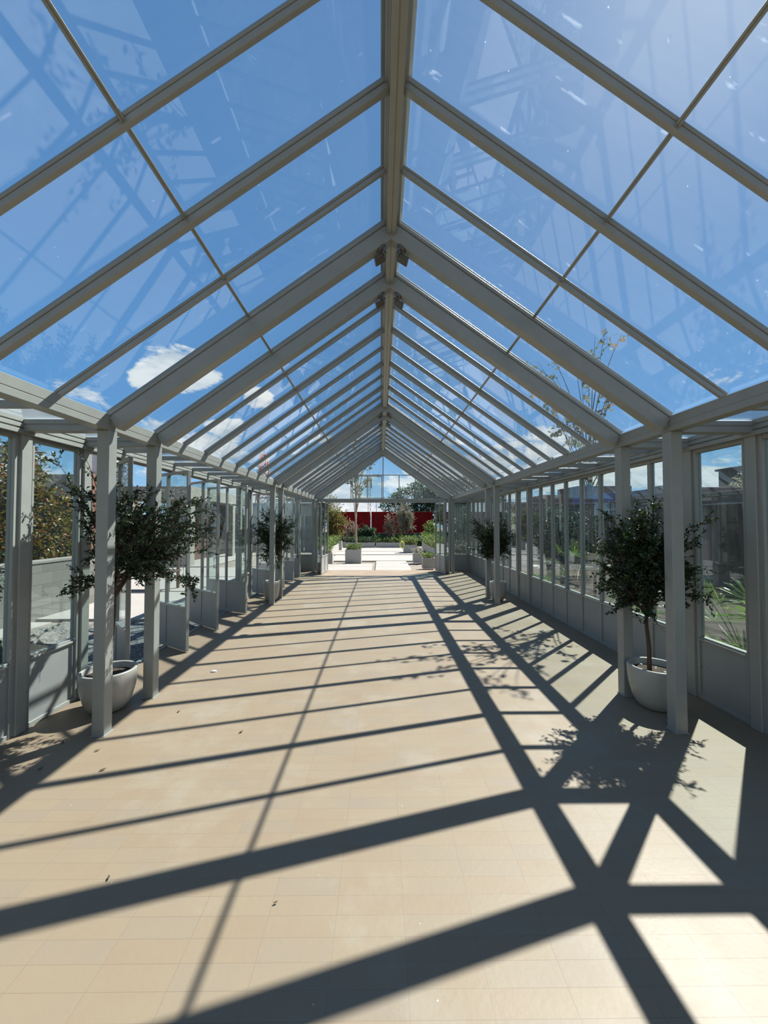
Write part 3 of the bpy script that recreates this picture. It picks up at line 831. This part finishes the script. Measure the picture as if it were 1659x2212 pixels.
# yellow hose coil
m = MB()
for k in range(3):
    rr = .13+.012*k
    m.tube([(rr*math.cos(2*PI*j/28)*.8, -.02+.018*k, rr*math.sin(2*PI*j/28)*1.15) for j in range(29)], .014, 8)
m.tube([(.0,0,-.15), (.03,-.02,-.22), (.06,-.02,-.30)], .012, 8)
hz = m.build('coiled_hose', YEL, label='yellow coiled hose hanging at the left edge of the back right planter', cat='hose')
hz.location = (1.13, 20.15, .42)

# border behind the troughs: low concrete wall panels, shrubs, containers, trees
def wall_panels():
    for i in range(7):
        e = MB().bbox(-4.7+i*1.35, -4.7+i*1.35+1.28, 27.0, 27.15, -.06, .84, .01)
        e.build('garden_wall_panel', CONCD, label='%s dark grey panel of the low wall below the red containers' % ('first','second','third','fourth','fifth','sixth','seventh')[i], cat='wall panel', group='low concrete wall panels in front of the containers')
wall_panels()
def container(loc, label):
    e = empty('shipping_container', loc, label=label, cat='shipping container', group='red shipping containers behind the courtyard')
    L, W, H = 6.06 if loc[0] > -2 else 6.06, 2.44, 2.0
    L = 5.9
    m = MB()
    # corrugated long side and roof
    n = 30; p = L/n; prof = []
    x = 0
    for k in range(n):
        prof += [(x, 0), (x+p*.35, 0), (x+p*.5, .036), (x+p*.85, .036)]; x += p
    prof.append((L, 0))
    vs = []
    for (xx, yy) in prof: vs += [(xx, yy, .12), (xx, yy, H-.1)]
    m.add(vs, [(2*k, 2*k+2, 2*k+3, 2*k+1) for k in range(len(prof)-1)])
    m.box(0, L, .04, W, .12, H-.04)
    m.build('corrugated_body', RED, e)
    m = MB()
    m.bbox(0, L, -.02, .10, 0, .14, .01); m.bbox(0, L, -.02, .10, H-.11, H, .01)
    for xx in (0, L-.12): m.bbox(xx, xx+.12, -.02, .12, .14, H-.11, .01)
    m.build('frame_rails', RED, e)
    for xx in (-.01, L-.17):
        for zz in (-.01, H-.15): MB().bbox(xx, xx+.18, -.035, .10, zz, zz+.16, .01).build('corner_casting', RED, e)
    return e
container((-6.93, 37, .60), 'dark red shipping container, left one, behind the thin tree')
container((-.88, 37, .60), 'dark red shipping container, right one, behind the feathery shrubs')
MB().bbox(-12, 12, 37.08, 39.6, -.07, .60, .02).build('container_plinth', CONCD, kind='structure')

def shrub(name, loc, label, crown, nb, ntw, nl, ll, lw, leafm, barkm=None, tr=.02, tw=.2, group=None, cat='shrub', drop=0, leaffn='leaf', trunk=None, seed=1, targets=None, bend=.2):
    random.seed(seed)
    e = empty(name, loc, label=label, cat=cat, group=group)
    c, r = crown
    leafy(e, trunk or [(0,0,-.02), (0.02,0,c[2]*.3), (0,.02,c[2]*.7), (0,0,c[2])], crown, nb, ntw, nl, ll, lw, leafm, barkm or BARK, tr=tr, tw=tw, drop=drop, leaffn=leaffn, targets=targets, bend=bend)
    return e
shrub('flowering_shrub', (-3.0, 22.8, -.06), 'tall loose yellow-green shrub with rusty tips, left in the far courtyard', ((0.1,0,1.75), (.95,.7,1.25)), 80, 9, 6, .12, .05, LF_ORANGE, tw=.35, tr=.04, seed=41)
shrub('flowering_shrub', (-2.05, 25.9, -.06), 'rusty brown shrub beside the yellow-green one, before the left container', ((0,0,1.1), (.6,.4,.8)), 45, 8, 5, .10, .04, LF_BROWN, tw=.3, tr=.03, seed=42)
shrub('leafy_shrub', (-.95, 25.8, -.06), 'rounded dark green shrub between the thin tree and the right container', ((0,0,.95), (.55,.4,.65)), 60, 9, 7, .13, .05, LF_TREE, tw=.25, tr=.03, drop=.3, seed=43)
shrub('twiggy_shrub', (.55, 25.8, -.06), 'brownish twiggy shrub standing before the middle of the right container', ((.1,0,1.45), (.42,.35,.85)), 70, 8, 5, .08, .035, LF_BROWN, tw=.25, tr=.025, seed=44)
shrub('feathery_shrub', (1.75, 25.9, -.06), 'tall feathery grey-green shrub leaning left before the right container', ((-.15,0,1.9), (.6,.45,1.05)), 85, 9, 6, .12, .028, LF_GREY, tw=.34, tr=.03, seed=45, targets=[(-.95,0,2.7), (-.8,.1,2.9), (-1.0,0,2.35), (.55,0,1.3)])
shrub('leafy_shrub', (3.25, 24.4, -.06), 'spiky green shrub at the right end of the far courtyard', ((0,0,.9), (.6,.6,.75)), 60, 8, 6, .16, .04, LF_GREEN, tw=.3, tr=.03, seed=46)
for i, (x, lab) in enumerate(((-3.2, 'leftmost'), (-1.5, 'second from left'), (-.1, 'middle'), (1.1, 'second from right'), (2.3, 'rightmost'))):
    shrub('low_shrub', (x, 25.6+.2*(i % 2), -.06), 'low mixed green shrub behind the long troughs, %s of five' % lab, ((0,0,.45), (.65,.35,.38)), 34, 8, 6, .10, .04, LF_GREEN if i % 2 else LF_TREE, tw=.22, tr=.015, seed=50+i, group='low shrubs behind the long troughs')

def big_tree(name, loc, label, blobs, n, ll, lw, leafm, trunk_h, tr=.18, seed=1, cat='tree'):
    random.seed(seed)
    e = empty(name, loc, label=label, cat=cat)
    w = MB(); f = MB()
    top = Vector((0, 0, trunk_h))
    w.tube([(0,0,-.1), (.05,0,trunk_h*.5), tuple(top)], [tr, tr*.8, tr*.65], 10)
    tot = sum(b[1][0]*b[1][2] for b in blobs)
    for c, r in blobs:
        c = Vector(c)
        w.tube(bez(top*.9, top.lerp(c, .5)+Vector((0,0,.3)), c, 6), [tr*.5, tr*.4, tr*.3, tr*.2, tr*.12, tr*.06], 6, cap=False)
        for _ in range(6):
            q = rnd_in(c, r); w.tube([c, c.lerp(q, .5)+Vector((0,0,.1)), q], [tr*.1, tr*.06, .01], 5, cap=False)
        k = int(n*r[0]*r[2]/tot)//8
        for _ in range(k):
            p = rnd_in(c, r, .45)
            out = (p-c).normalized()
            for u in range(8):
                d = out*.5+Vector((random.gauss(0,.8), random.gauss(0,.8), random.gauss(-.1,.6)))
                f.leaf(p+Vector((random.gauss(0,ll*.5), random.gauss(0,ll*.5), random.gauss(0,ll*.4))), d, ll*random.uniform(.7,1.3), lw*random.uniform(.8,1.2))
    w.build('trunk', BARKP, e); f.build('foliage', leafm, e)
    return e
big_tree('broadleaf_tree', (4.2, 42, -.06), 'large broad dark green tree beyond the right red container', [((-2.9,0,3.6),(1.3,1.2,1.0)), ((-1.2,0,4.2),(1.5,1.3,1.4)), ((.6,0,4.9),(1.7,1.5,1.5)), ((2.6,0,4.6),(2.2,1.6,2.0)), ((5.0,0,4.6),(2.4,1.8,2.1)), ((1.5,-.5,3.0),(2.5,1.4,1.4)), ((4.4,-.5,2.6),(2.6,1.4,1.8))], 15000, .28, .13, LF_TREE, 2.6, seed=61)
big_tree('broadleaf_tree', (-5.2, 27.5, -.06), 'thin willowy tree rising behind the far left corner of the glasshouse', [((1.1,0,3.3),(.7,.6,1.0)), ((.4,0,3.9),(.6,.5,.8)), ((1.8,0,2.9),(.6,.5,.6))], 2200, .16, .045, LF_GREY, 2.2, tr=.06, seed=62)
big_tree('creeper_hedge', (4.25, 17.2, -.06), 'dense leafy tree filling the end window on the far right', [((0,0,2.2),(1.15,.6,1.3)), ((-.3,0,.9),(.9,.5,.9)), ((.9,.2,1.3),(.9,.6,1.2))], 9000, .12, .06, LF_TREE, 1.4, tr=.08, seed=63)
shrub('slender_tree', (-3.55, 15.4, -.06), 'slender dark sapling outside the far left corner window', ((0,0,1.9), (.35,.3,.75)), 22, 5, 4, .07, .035, LF_TREE, tw=.2, tr=.02, seed=64)

# lattice masts far away
def mast(loc, h, w0, w1, label, mat, n=9):
    e = empty('lattice_mast', loc, label=label, cat='mast')
    m = MB(); r = max(.02, w0*.035)
    cs = lambda t: (w0*(1-t)+w1*t)/2
    for sx, sy in ((-1,-1),(1,-1),(1,1),(-1,1)):
        m.tube([(sx*cs(0), sy*cs(0), 0), (sx*cs(1), sy*cs(1), h)], r, 5)
    for k in range(n):
        a, b = k/n, (k+1)/n
        for sx, sy, tx, ty in ((-1,-1,1,-1),(1,-1,1,1),(1,1,-1,1),(-1,1,-1,-1)):
            m.tube([(sx*cs(a), sy*cs(a), h*a), (tx*cs(b), ty*cs(b), h*b)], r*.7, 4)
            m.tube([(tx*cs(a), ty*cs(a), h*a), (sx*cs(b), sy*cs(b), h*b)], r*.7, 4)
            m.tube([(sx*cs(b), sy*cs(b), h*b), (tx*cs(b), ty*cs(b), h*b)], r*.7, 4)
    m.build('lattice', mat, e)
    a = MB(); a.tube([(0,0,h-.1), (0,0,h*1.13)], r*.8, 6)
    for k in range(3 if h < 10 else 0): a.bbox(-w1*1.1, -w1*.6, -.1, .1, h*(.80+.06*k), h*(.80+.06*k)+.6, .01); a.bbox(w1*.6, w1*1.1, -.1, .1, h*(.78+.06*k), h*(.78+.06*k)+.6, .01)
    a.build('antennas', mat, e)
mast((-18.2, 60, -.06), 12.2, 2.6, .9, 'red lattice mast seen through the left roof panes', TOWR)
mast((-1.75, 60, -.06), 8.9, .5, .35, 'grey slim mast with antennas above the left container', TOWG, 12)
e = empty('radio_pole', (-.62, 58, -.06), label='thin guyed radio pole between the mast and the broad tree', cat='pole')
MB().tube([(0,0,0), (0,0,5.3)], .045, 6).build('pole', TOWG, e)
m = MB()
for a in (-1.6, 1.6): m.tube([(0,0,4.6), (a,0,.2)], .012, 4)
m.build('guy_wires', TOWG, e)

# ------------------------------------------------------------------ left surroundings
bw = MB(); bw.box(0, 5.2, -.1, .1, 0, .96)
def brick_obj(name, loc, rz, L, H, T, label, cat=None, kind=None):
    # the wall is laid flat in its own xy so the block pattern follows its face, then stood up
    e = empty(name, loc, rz, label=label, cat=cat, kind=kind)
    m = MB().box(0, L, 0, H, -T/2, T/2); o = m.build('blockwork', BLOCK, e); o.rotation_euler = (PI/2, 0, 0)
    m = MB().bbox(-.01, L+.01, -T/2-.015, T/2+.015, H, H+.05, .006); m.build('coping', CONC, e)
    return e
brick_obj('block_wall', (-5.83, 3.6, -.06), PI/2, 4.2, .96, .2, 'low grey concrete block wall outside the left window', 'wall')
big_tree('autumn_bush', (-7.05, 6.5, -.06), 'large bush with yellow-green and reddish leaves behind the block wall at left', [((0,0,2.0),(1.0,1.5,1.15)), ((.1,1.2,1.5),(.9,.9,1.1)), ((0,-1.4,2.1),(1.0,1.1,1.2)), ((.2,.3,2.6),(.7,1.0,.6))], 11000, .11, .05, LF_YEL, 1.0, tr=.05, seed=71, cat='bush')
e = planter('planter_box', -3.75, -3.2, 2.8, 3.9, .42, 'dark wooden planter with a trailing ivy just outside the left window', plants=(LF_DARK, 42, .14, .07, .05, .16), mat=WOOD, seed=72, obs=-.03, group=None)
shrub('small_shrub', (-4.35, 4.25, -.03), 'small dark-leaved plant in front of the block wall', ((0,0,1.05), (.25,.35,.35)), 20, 5, 4, .06, .03, LF_DARK, tw=.15, tr=.012, seed=73)

def building(name, loc, label, parts, cat='building'):
    e = empty(name, loc, label=label, cat=cat)
    for nm, mat, boxes in parts:
        for b in boxes: MB().bbox(*b, .01).build(nm, mat, e)
    return e
# long concrete building behind the left court (nearer wing)
building('concrete_building', (-11.5, 12.0, -.06), 'grey flat-roofed concrete building far behind the near left window', [
    ('wall', CONC, [(-3.5, 1.6, .3, 1.9, 0, 3.10)]),
    ('fascia', CONC, [(-3.5, 2.0, 0, .3, 2.5, 3.15)]),
    ('column', BROWN, [(2.0, 2.55, 0, .5, 0, 3.15)]),
    ('doorway_shade', BLACKM, [(-3.4, -.9, .26, .30, 0, 2.4), (-.7, 1.9, .26, .30, 0, 2.4)])])  # flat black panels painted as the shade inside the openings
building('concrete_pavilion', (-9.6, 14.05, -.06), 'pale concrete pavilion with deep flat roof behind the open left doors', [
    ('roof_slab', CONCL, [(-.2, 2.66, 0, 6.0, 2.50, 2.97)]),
    ('column', CONCL, [(2.26, 2.62, .05, .50, 0, 2.50), (2.3, 2.62, 4.2, 4.5, 0, 2.50), (-.15, .1, .1, .4, 0, 2.50)]),
    ('back_wall', BLACKM, [(0, 1.6, .9, 1.1, 0, 1.95), (1.55, 1.7, .6, 8.2, 0, 2.48)]),  # black colour stands in for the pavilion's shaded interior
    ('door', WOOD, [(1.70, 1.75, 1.9, 2.9, 0, 2.3), (1.70, 1.75, 3.2, 3.9, 0, 2.3)]),
    ('floor_slab', SLAB, [(0, 3.3, .0, 5.6, 0, .06)])])
building('pale_wall_block', (-9.2, 27.0, -.06), 'pale rendered building showing above the fence at the far left', [
    ('wall', CONCL, [(0, 5.2, 0, 2.5, 0, 2.85)]), ('parapet', CONC, [(-.05, 5.25, -.05, .15, 2.85, 3.0)])])
# fence of tall concrete panels
fe = empty('panel_fence', (-8.9, 22.3, -.06), label='fence of tall upright grey panels with light gaps outside far left', cat='fence')
for i in range(11):
    MB().bbox(i*.45, i*.45+.41, 0, .07, 0, 2.05, .008).build('fence_panel', FENCEM, fe)
MB().bbox(0, 4.36, .08, .13, .5, .6, .01).build('fence_rail', FENCEM, fe); MB().bbox(0, 4.36, .08, .13, 1.6, 1.7, .01).build('fence_rail', FENCEM, fe)
# slatted bench
be = empty('slatted_bench', (-5.6, 9.3, -.01), label='dark brown slatted bench standing on the pale paving outside the left doors', cat='bench')
for k in range(5): MB().bbox(-.7, .7, -.25+k*.105, -.25+k*.105+.085, .42, .45, .006).build('slat', WOOD, be)
for k in range(4): MB().bbox(-.7, .7, .27, .30, .52+k*.10, .59+k*.10, .006).build('back_slat', WOOD, be)
for sx in (-.66, .60):
    for sy in (-.24, .20): MB().bbox(sx, sx+.06, sy, sy+.06, 0, .42 if sy < 0 else .95, .004).build('leg', WOOD, be)
# raised water tank
te = empty('water_tank', (-12.0, 16.6, 3.1), label='pale round water tank on a steel stand above the left roofs', cat='water tank')
m = MB(); m.lathe([(0, .55), (.62, .55), (.64, .6), (.64, 1.5), (.6, 1.58), (.2, 1.72), (0, 1.74)], 28); m.build('tank', TANK, te)
m = MB()
for a in range(4): m.tube([(.55*math.cos(a*PI/2+.8), .55*math.sin(a*PI/2+.8), 0), (.45*math.cos(a*PI/2+.8), .45*math.sin(a*PI/2+.8), .56)], .035, 6)
m.build('stand', TOWG, te)
MB().bbox(-13.4, -10.9, 16.0, 17.6, -.06, 3.1, .02).build('tank_tower', CONC, label='square concrete block carrying the water tank', cat='tower')

# ------------------------------------------------------------------ right surroundings
ce = empty('concrete_colonnade', (8.4, 1.5, -.06), label='long dark colonnade with concrete pillars beyond the right windows', cat='building')
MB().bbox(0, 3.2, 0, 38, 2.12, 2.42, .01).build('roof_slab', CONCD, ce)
MB().bbox(-.05, 0, 0, 38, 2.09, 2.13, .005).build('gutter', CONCL, ce)
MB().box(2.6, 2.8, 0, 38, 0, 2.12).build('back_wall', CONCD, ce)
for k in range(19):
    y = .6+k*1.95
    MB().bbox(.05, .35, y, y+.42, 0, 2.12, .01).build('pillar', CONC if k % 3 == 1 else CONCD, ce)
for k in range(8):
    MB().bbox(1.2, 1.9, 1.2+k*2.4, 1.35+k*2.4, 0, 1.9, .01).build('partition', CONCD, ce)
building('blue_tarp_roof', (8.9, 14.6, 2.36), 'bright blue tarpaulin roof above the colonnade on the right', [('tarp', TARP, [(0, 3.0, 0, 3.1, .0, .38)])], cat='tarp')
building('plum_awning', (8.9, 11.9, 2.36), 'dark plum awning next to the blue tarpaulin', [('canopy', AWN, [(0, 2.4, 0, 2.2, 0, .34)])], cat='awning')
building('rooftop_building', (16.0, 31.0, -.06), 'dark brown stepped building on the skyline behind the right windows', [
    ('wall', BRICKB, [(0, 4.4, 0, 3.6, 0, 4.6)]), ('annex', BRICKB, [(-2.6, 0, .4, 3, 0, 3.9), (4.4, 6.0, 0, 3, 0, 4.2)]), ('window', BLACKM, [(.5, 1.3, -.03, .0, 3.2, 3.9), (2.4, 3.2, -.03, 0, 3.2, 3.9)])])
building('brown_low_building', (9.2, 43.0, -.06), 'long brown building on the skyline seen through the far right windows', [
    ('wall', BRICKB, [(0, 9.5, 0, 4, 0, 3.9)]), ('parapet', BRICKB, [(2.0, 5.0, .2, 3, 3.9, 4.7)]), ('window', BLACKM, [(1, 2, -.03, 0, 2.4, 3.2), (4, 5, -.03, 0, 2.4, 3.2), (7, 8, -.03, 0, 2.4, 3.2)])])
building('white_rooftop_building', (15.6, 20.2, -.06), 'pale boxy rooftop building above the plum awning', [
    ('wall', CONCL, [(0, 3.2, 0, 4.2, 0, 3.35)]), ('stair_tower', CONC, [(.4, 2.0, 1.0, 2.4, 3.35, 3.75)])])
building('grey_tower_building', (16.6, 13.5, -.06), 'dark grey block rising behind the tree at the right edge', [
    ('wall', CONCD, [(0, 5.0, 0, 5.2, 0, 4.15)]), ('parapet', CONCD, [(-.1, 5.0, -.1, 5.3, 4.15, 4.25)])])
big_tree('broadleaf_tree', (12.6, 11.2, -.06), 'grey-green tree over the colonnade at the right edge of the photo', [((0,0,3.3),(1.2,1.7,1.0)), ((.3,-1.4,3.7),(1.1,1.2,1.1)), ((0,1.4,2.7),(.8,1.0,.6))], 5500, .15, .06, LF_GREY, 2.2, tr=.12, seed=81)
big_tree('dark_conifer', (6.7, 14.9, -.06), 'dark bushy tree behind the middle right windows', [((0,0,1.5),(.7,.9,.9)), ((.1,.5,.8),(.6,.7,.7))], 5000, .10, .04, LF_DARK, .8, tr=.06, seed=82)
big_tree('dark_conifer', (6.05, 11.4, -.06), 'dark upright bush behind the right windows left of the fan palm', [((0,0,1.3),(.42,.55,.85)), ((0,.1,.6),(.4,.4,.5))], 3600, .08, .035, LF_DARK, .7, tr=.05, seed=83)

def fan_palm(loc, label, nfr, h, fr, seed=1, stem=True, lean=None):
    random.seed(seed)
    e = empty('fan_palm', loc, label=label, cat='palm', group='fan palms outside the right wall')
    st = MB(); f = MB()
    if stem: MB().tube([(0,0,-.03), (0,0,h*.18)], [.05,.04], 10).build('trunk', BARK, e)
    for k in range(nfr):
        a = 2*PI*k/nfr+random.uniform(-.3,.3); el = random.uniform(.35, 1.25)
        if lean and k < len(lean): a, el = lean[k]
        L = h*random.uniform(.75, 1.05)
        tip = Vector((math.cos(a)*math.cos(el)*L, math.sin(a)*math.cos(el)*L, h*.12+math.sin(el)*L))
        pth = bez((0,0,h*.12), tip*.55+Vector((0,0,L*.15)), tip, 7)
        st.tube(pth, [.008,.007,.006,.006,.005,.004,.004], 5)
        d = (pth[-1]-pth[-2]).normalized()
        side = d.cross(Vector((0,0,1))); 
        if side.length < .1: side = Vector((1,0,0))
        side.normalize(); nn = side.cross(d)
        nb = 15
        for b in range(nb):
            t = (b/(nb-1)-.5)*2; th = t*1.75
            bd = (d*math.cos(th)+side*math.sin(th)+nn*random.uniform(-.08,.12)).normalized()
            bl = fr*(1-.25*abs(t))*random.uniform(.85, 1.05); w = bl*.075
            wd = bd.cross(nn).normalized()
            p0 = tip; bb = len(f.v)
            p1 = p0+bd*bl*.45; p2 = p0+bd*bl*.8-Vector((0,0,bl*.05)); p3 = p0+bd*bl-Vector((0,0,bl*.15))
            for q, ww in ((p0, .15), (p1, 1), (p2, .7)):
                f.v += [tuple(q+wd*w*.5*ww), tuple(q-nn*w*.18*ww), tuple(q-wd*w*.5*ww)]
            f.v.append(tuple(p3))
            f.f += [(bb,bb+1,bb+4,bb+3), (bb+1,bb+2,bb+5,bb+4), (bb+3,bb+4,bb+7,bb+6), (bb+4,bb+5,bb+8,bb+7), (bb+6,bb+7,bb+9), (bb+7,bb+8,bb+9)]
            f.sm += [False]*6
    st.build('petiole', LF_PALM, e); f.build('fronds', LF_PALM, e)
    return e
fan_palm((3.85, 4.02, -.03), 'large fan palm pressed near the window at the right edge', 13, .88, .44, seed=91)
fan_palm((3.45, 3.55, -.03), 'smaller low fan palm at the foot of the large one, right window', 8, .42, .34, seed=92)
fan_palm((3.6, 5.6, -.03), 'low yellow-green fan palm outside the middle right windows', 8, .55, .34, seed=93)
fan_palm((4.9, 9.6, -.03), 'upright bright green fan palm farther back, seen through a middle right window', 8, .95, .40, seed=94)
fan_palm((3.75, 8.6, -.03), 'small spiky fan palm low against the far right windows', 8, .5, .32, seed=95)
fan_palm((3.95, 2.55, -.03), 'fan palm just outside the frame at right, casting its shadow on the tiles', 8, 1.15, .42, seed=96)

# sparse tree with oval leaves outside the right wall
random.seed(101)
e = empty('sparse_tree', (3.75, 6.75, -.03), label='tall sparse tree with drooping oval leaves seen through the right roof panes', cat='tree')
tgs = []
for k in range(34): tgs.append((random.uniform(-1.0, .45), random.uniform(-.7,.7), random.uniform(2.5, 4.85)))
leafy(e, [(0,0,0),(.02,0,.8),(-.04,.02,1.5),(-.02,0,2.1),(-.05,.03,2.8),(-.03,0,3.4)], ((-.15,0,3.6), (.7,.6,1.0)), 30, 5, 3, .085, .055, LF_OVAL, BARK, tr=.026, tw=.22, targets=tgs, leaffn='oval', drop=.5, bend=.35, twigr=.003)
m = MB()
for _ in range(60):
    p = Vector((.28+random.gauss(0,.03), -.5+random.gauss(0,.03), 2.42+random.gauss(0,.03)))
    m.oval(p, (random.gauss(0,1), random.gauss(0,1), random.gauss(0,1)), .022, .016)
m.build('blossom', FLOWER, e)

# ------------------------------------------------------------------ sky
world = bpy.data.worlds.new('sky'); sc.world = world; world.use_nodes = True
nt = world.node_tree; nt.nodes.clear(); N, L = nt.nodes, nt.links
out = N.new('ShaderNodeOutputWorld'); bg = N.new('ShaderNodeBackground'); L.new(bg.outputs[0], out.inputs[0])
tc = N.new('ShaderNodeTexCoord'); DIR = tc.outputs['Generated']
SUN = Vector((.573, .560, 1.0)).normalized()
def M_(op, *a, clamp=False):
    n = N.new('ShaderNodeMath'); n.operation = op; n.use_clamp = clamp
    for i, v in enumerate(a):
        if isinstance(v, (int, float)): n.inputs[i].default_value = v
        else: L.new(v, n.inputs[i])
    return n.outputs[0]
def V_(op, a, b):
    n = N.new('ShaderNodeVectorMath'); n.operation = op
    for i, v in enumerate((a, b)):
        if isinstance(v, (tuple, list, Vector)): n.inputs[i].default_value = tuple(v)
        else: L.new(v, n.inputs[i])
    return n
def mixc(f, a, b):
    n = N.new('ShaderNodeMix'); n.data_type = 'RGBA'
    if isinstance(f, (int, float)): n.inputs[0].default_value = f
    else: L.new(f, n.inputs[0])
    for i, v in ((6, a), (7, b)):
        if isinstance(v, tuple): n.inputs[i].default_value = v
        else: L.new(v, n.inputs[i])
    return n.outputs[2]
def sstep(x, a, b):
    n = N.new('ShaderNodeMapRange'); n.interpolation_type = 'SMOOTHSTEP'
    L.new(x, n.inputs[0]); n.inputs[1].default_value = a; n.inputs[2].default_value = b
    return n.outputs[0]
sep = N.new('ShaderNodeSeparateXYZ'); L.new(DIR, sep.inputs[0]); Z = sep.outputs[2]
ramp = N.new('ShaderNodeValToRGB'); L.new(Z, ramp.inputs[0])
es = ramp.color_ramp.elements
es[0].position = 0.0; es[0].color = (.46, .68, .86, 1)
es[1].position = 1.0; es[1].color = (.065, .20, .50, 1)
for p, c in ((.10, (.27, .53, .82, 1)), (.25, (.135, .37, .74, 1)), (.5, (.115, .30, .62, 1)), (.8, (.10, .255, .54, 1))):
    e_ = es.new(p); e_.color = c
sky = ramp.outputs[0]
sd = V_('DOT_PRODUCT', DIR, tuple(SUN)).outputs['Value']
sdc = M_('MAXIMUM', sd, 0.0)
glow = M_('ADD', M_('MULTIPLY', M_('POWER', sdc, 40.0), .45), M_('MULTIPLY', M_('POWER', sdc, 5.0), .10))
sky = mixc(M_('MINIMUM', glow, .9), sky, (.80, .86, 1.0, 1))
# clouds
mp = N.new('ShaderNodeMapping'); mp.inputs['Scale'].default_value = (1, 1, 2.6); L.new(DIR, mp.inputs[0])
mp.inputs['Location'].default_value = (3.3, 1.7, .4)
n1 = N.new('ShaderNodeTexNoise'); n1.inputs['Scale'].default_value = 4.2; n1.inputs['Detail'].default_value = 10; n1.inputs['Roughness'].default_value = .62; n1.inputs['Distortion'].default_value = .3
L.new(mp.outputs[0], n1.inputs[0])
n2 = N.new('ShaderNodeTexNoise'); n2.inputs['Scale'].default_value = 11; n2.inputs['Detail'].default_value = 10; n2.inputs['Roughness'].default_value = .6
L.new(mp.outputs[0], n2.inputs[0])
cov = N.new('ShaderNodeValToRGB'); L.new(Z, cov.inputs[0]); ce_ = cov.color_ramp.elements
ce_[0].position = .0; ce_[0].color = (.72, .72, .72, 1); ce_[1].position = .30; ce_[1].color = (0, 0, 0, 1)
for p, v in ((.08, .70), (.16, .60), (.22, .36)):
    q = ce_.new(p); q.color = (v, v, v, 1)
behind = sstep(M_('MULTIPLY', sep.outputs[1], -1.0), .05, .45)
raw = M_('ADD', M_('ADD', n1.outputs[0], M_('MULTIPLY', cov.outputs[0], .30)), M_('MULTIPLY', behind, .13))
mask = M_('MULTIPLY', sstep(raw, .64, .72), M_('MAXIMUM', sstep(Z, .34, .24), behind))
def blob(c, r, sx=1.0):
    c = Vector(c).normalized()
    d = V_('SUBTRACT', DIR, tuple(c)).outputs[0]
    d = V_('MULTIPLY', d, (1, 1, 1.5)).outputs[0]
    ln = N.new('ShaderNodeVectorMath'); ln.operation = 'LENGTH'; L.new(d, ln.inputs[0])
    x = M_('ADD', M_('SUBTRACT', r, ln.outputs['Value']), M_('MULTIPLY', M_('SUBTRACT', n2.outputs[0], .5), r*1.6))
    return sstep(x, 0.0, r*.22)
for c, r in (((-.467, .9, .357), .075), ((-.53, .9, .335), .05), ((-.29, .9, .29), .035), ((-.36, .9, .215), .045), ((.40, .9, .155), .06), ((.47, .9, .13), .045)):
    mask = M_('MAXIMUM', mask, blob(c, r))
mask = M_('MULTIPLY', mask, sstep(Z, -.02, .01))
shade = sstep(n2.outputs[0], .32, .66)
ccol = mixc(shade, (.60, .68, .76, 1), (1.0, 1.0, .99, 1))
skyc = mixc(M_('MULTIPLY', mask, .93), sky, ccol)
ground = sstep(Z, -.06, -.01)
skyc = mixc(ground, (.25, .23, .20, 1), skyc)
L.new(skyc, bg.inputs[0]); bg.inputs[1].default_value = 1.0

# ------------------------------------------------------------------ sun
sl = bpy.data.lights.new('sun', 'SUN'); sl.energy = 13.0; sl.angle = R(.55); sl.color = (1.0, .955, .88)
so = bpy.data.objects.new('sun', sl); COL.objects.link(so)
so.rotation_euler = (-SUN).to_track_quat('-Z', 'Y').to_euler(); so.location = (20, 20, 35)

# ------------------------------------------------------------------ camera
cam = bpy.data.cameras.new('camera'); co = bpy.data.objects.new('camera', cam); COL.objects.link(co)
F = 831.0
cam.sensor_fit = 'VERTICAL'; cam.sensor_height = 36.0; cam.lens = F/2212*36.0
cam.clip_start = .05; cam.clip_end = 500
yaw = math.atan(7.5/F); pit = math.atan(22.0/F)
co.location = (0, 0, 1.6)
co.rotation_euler = (PI/2+pit, 0, -yaw)
sc.camera = co
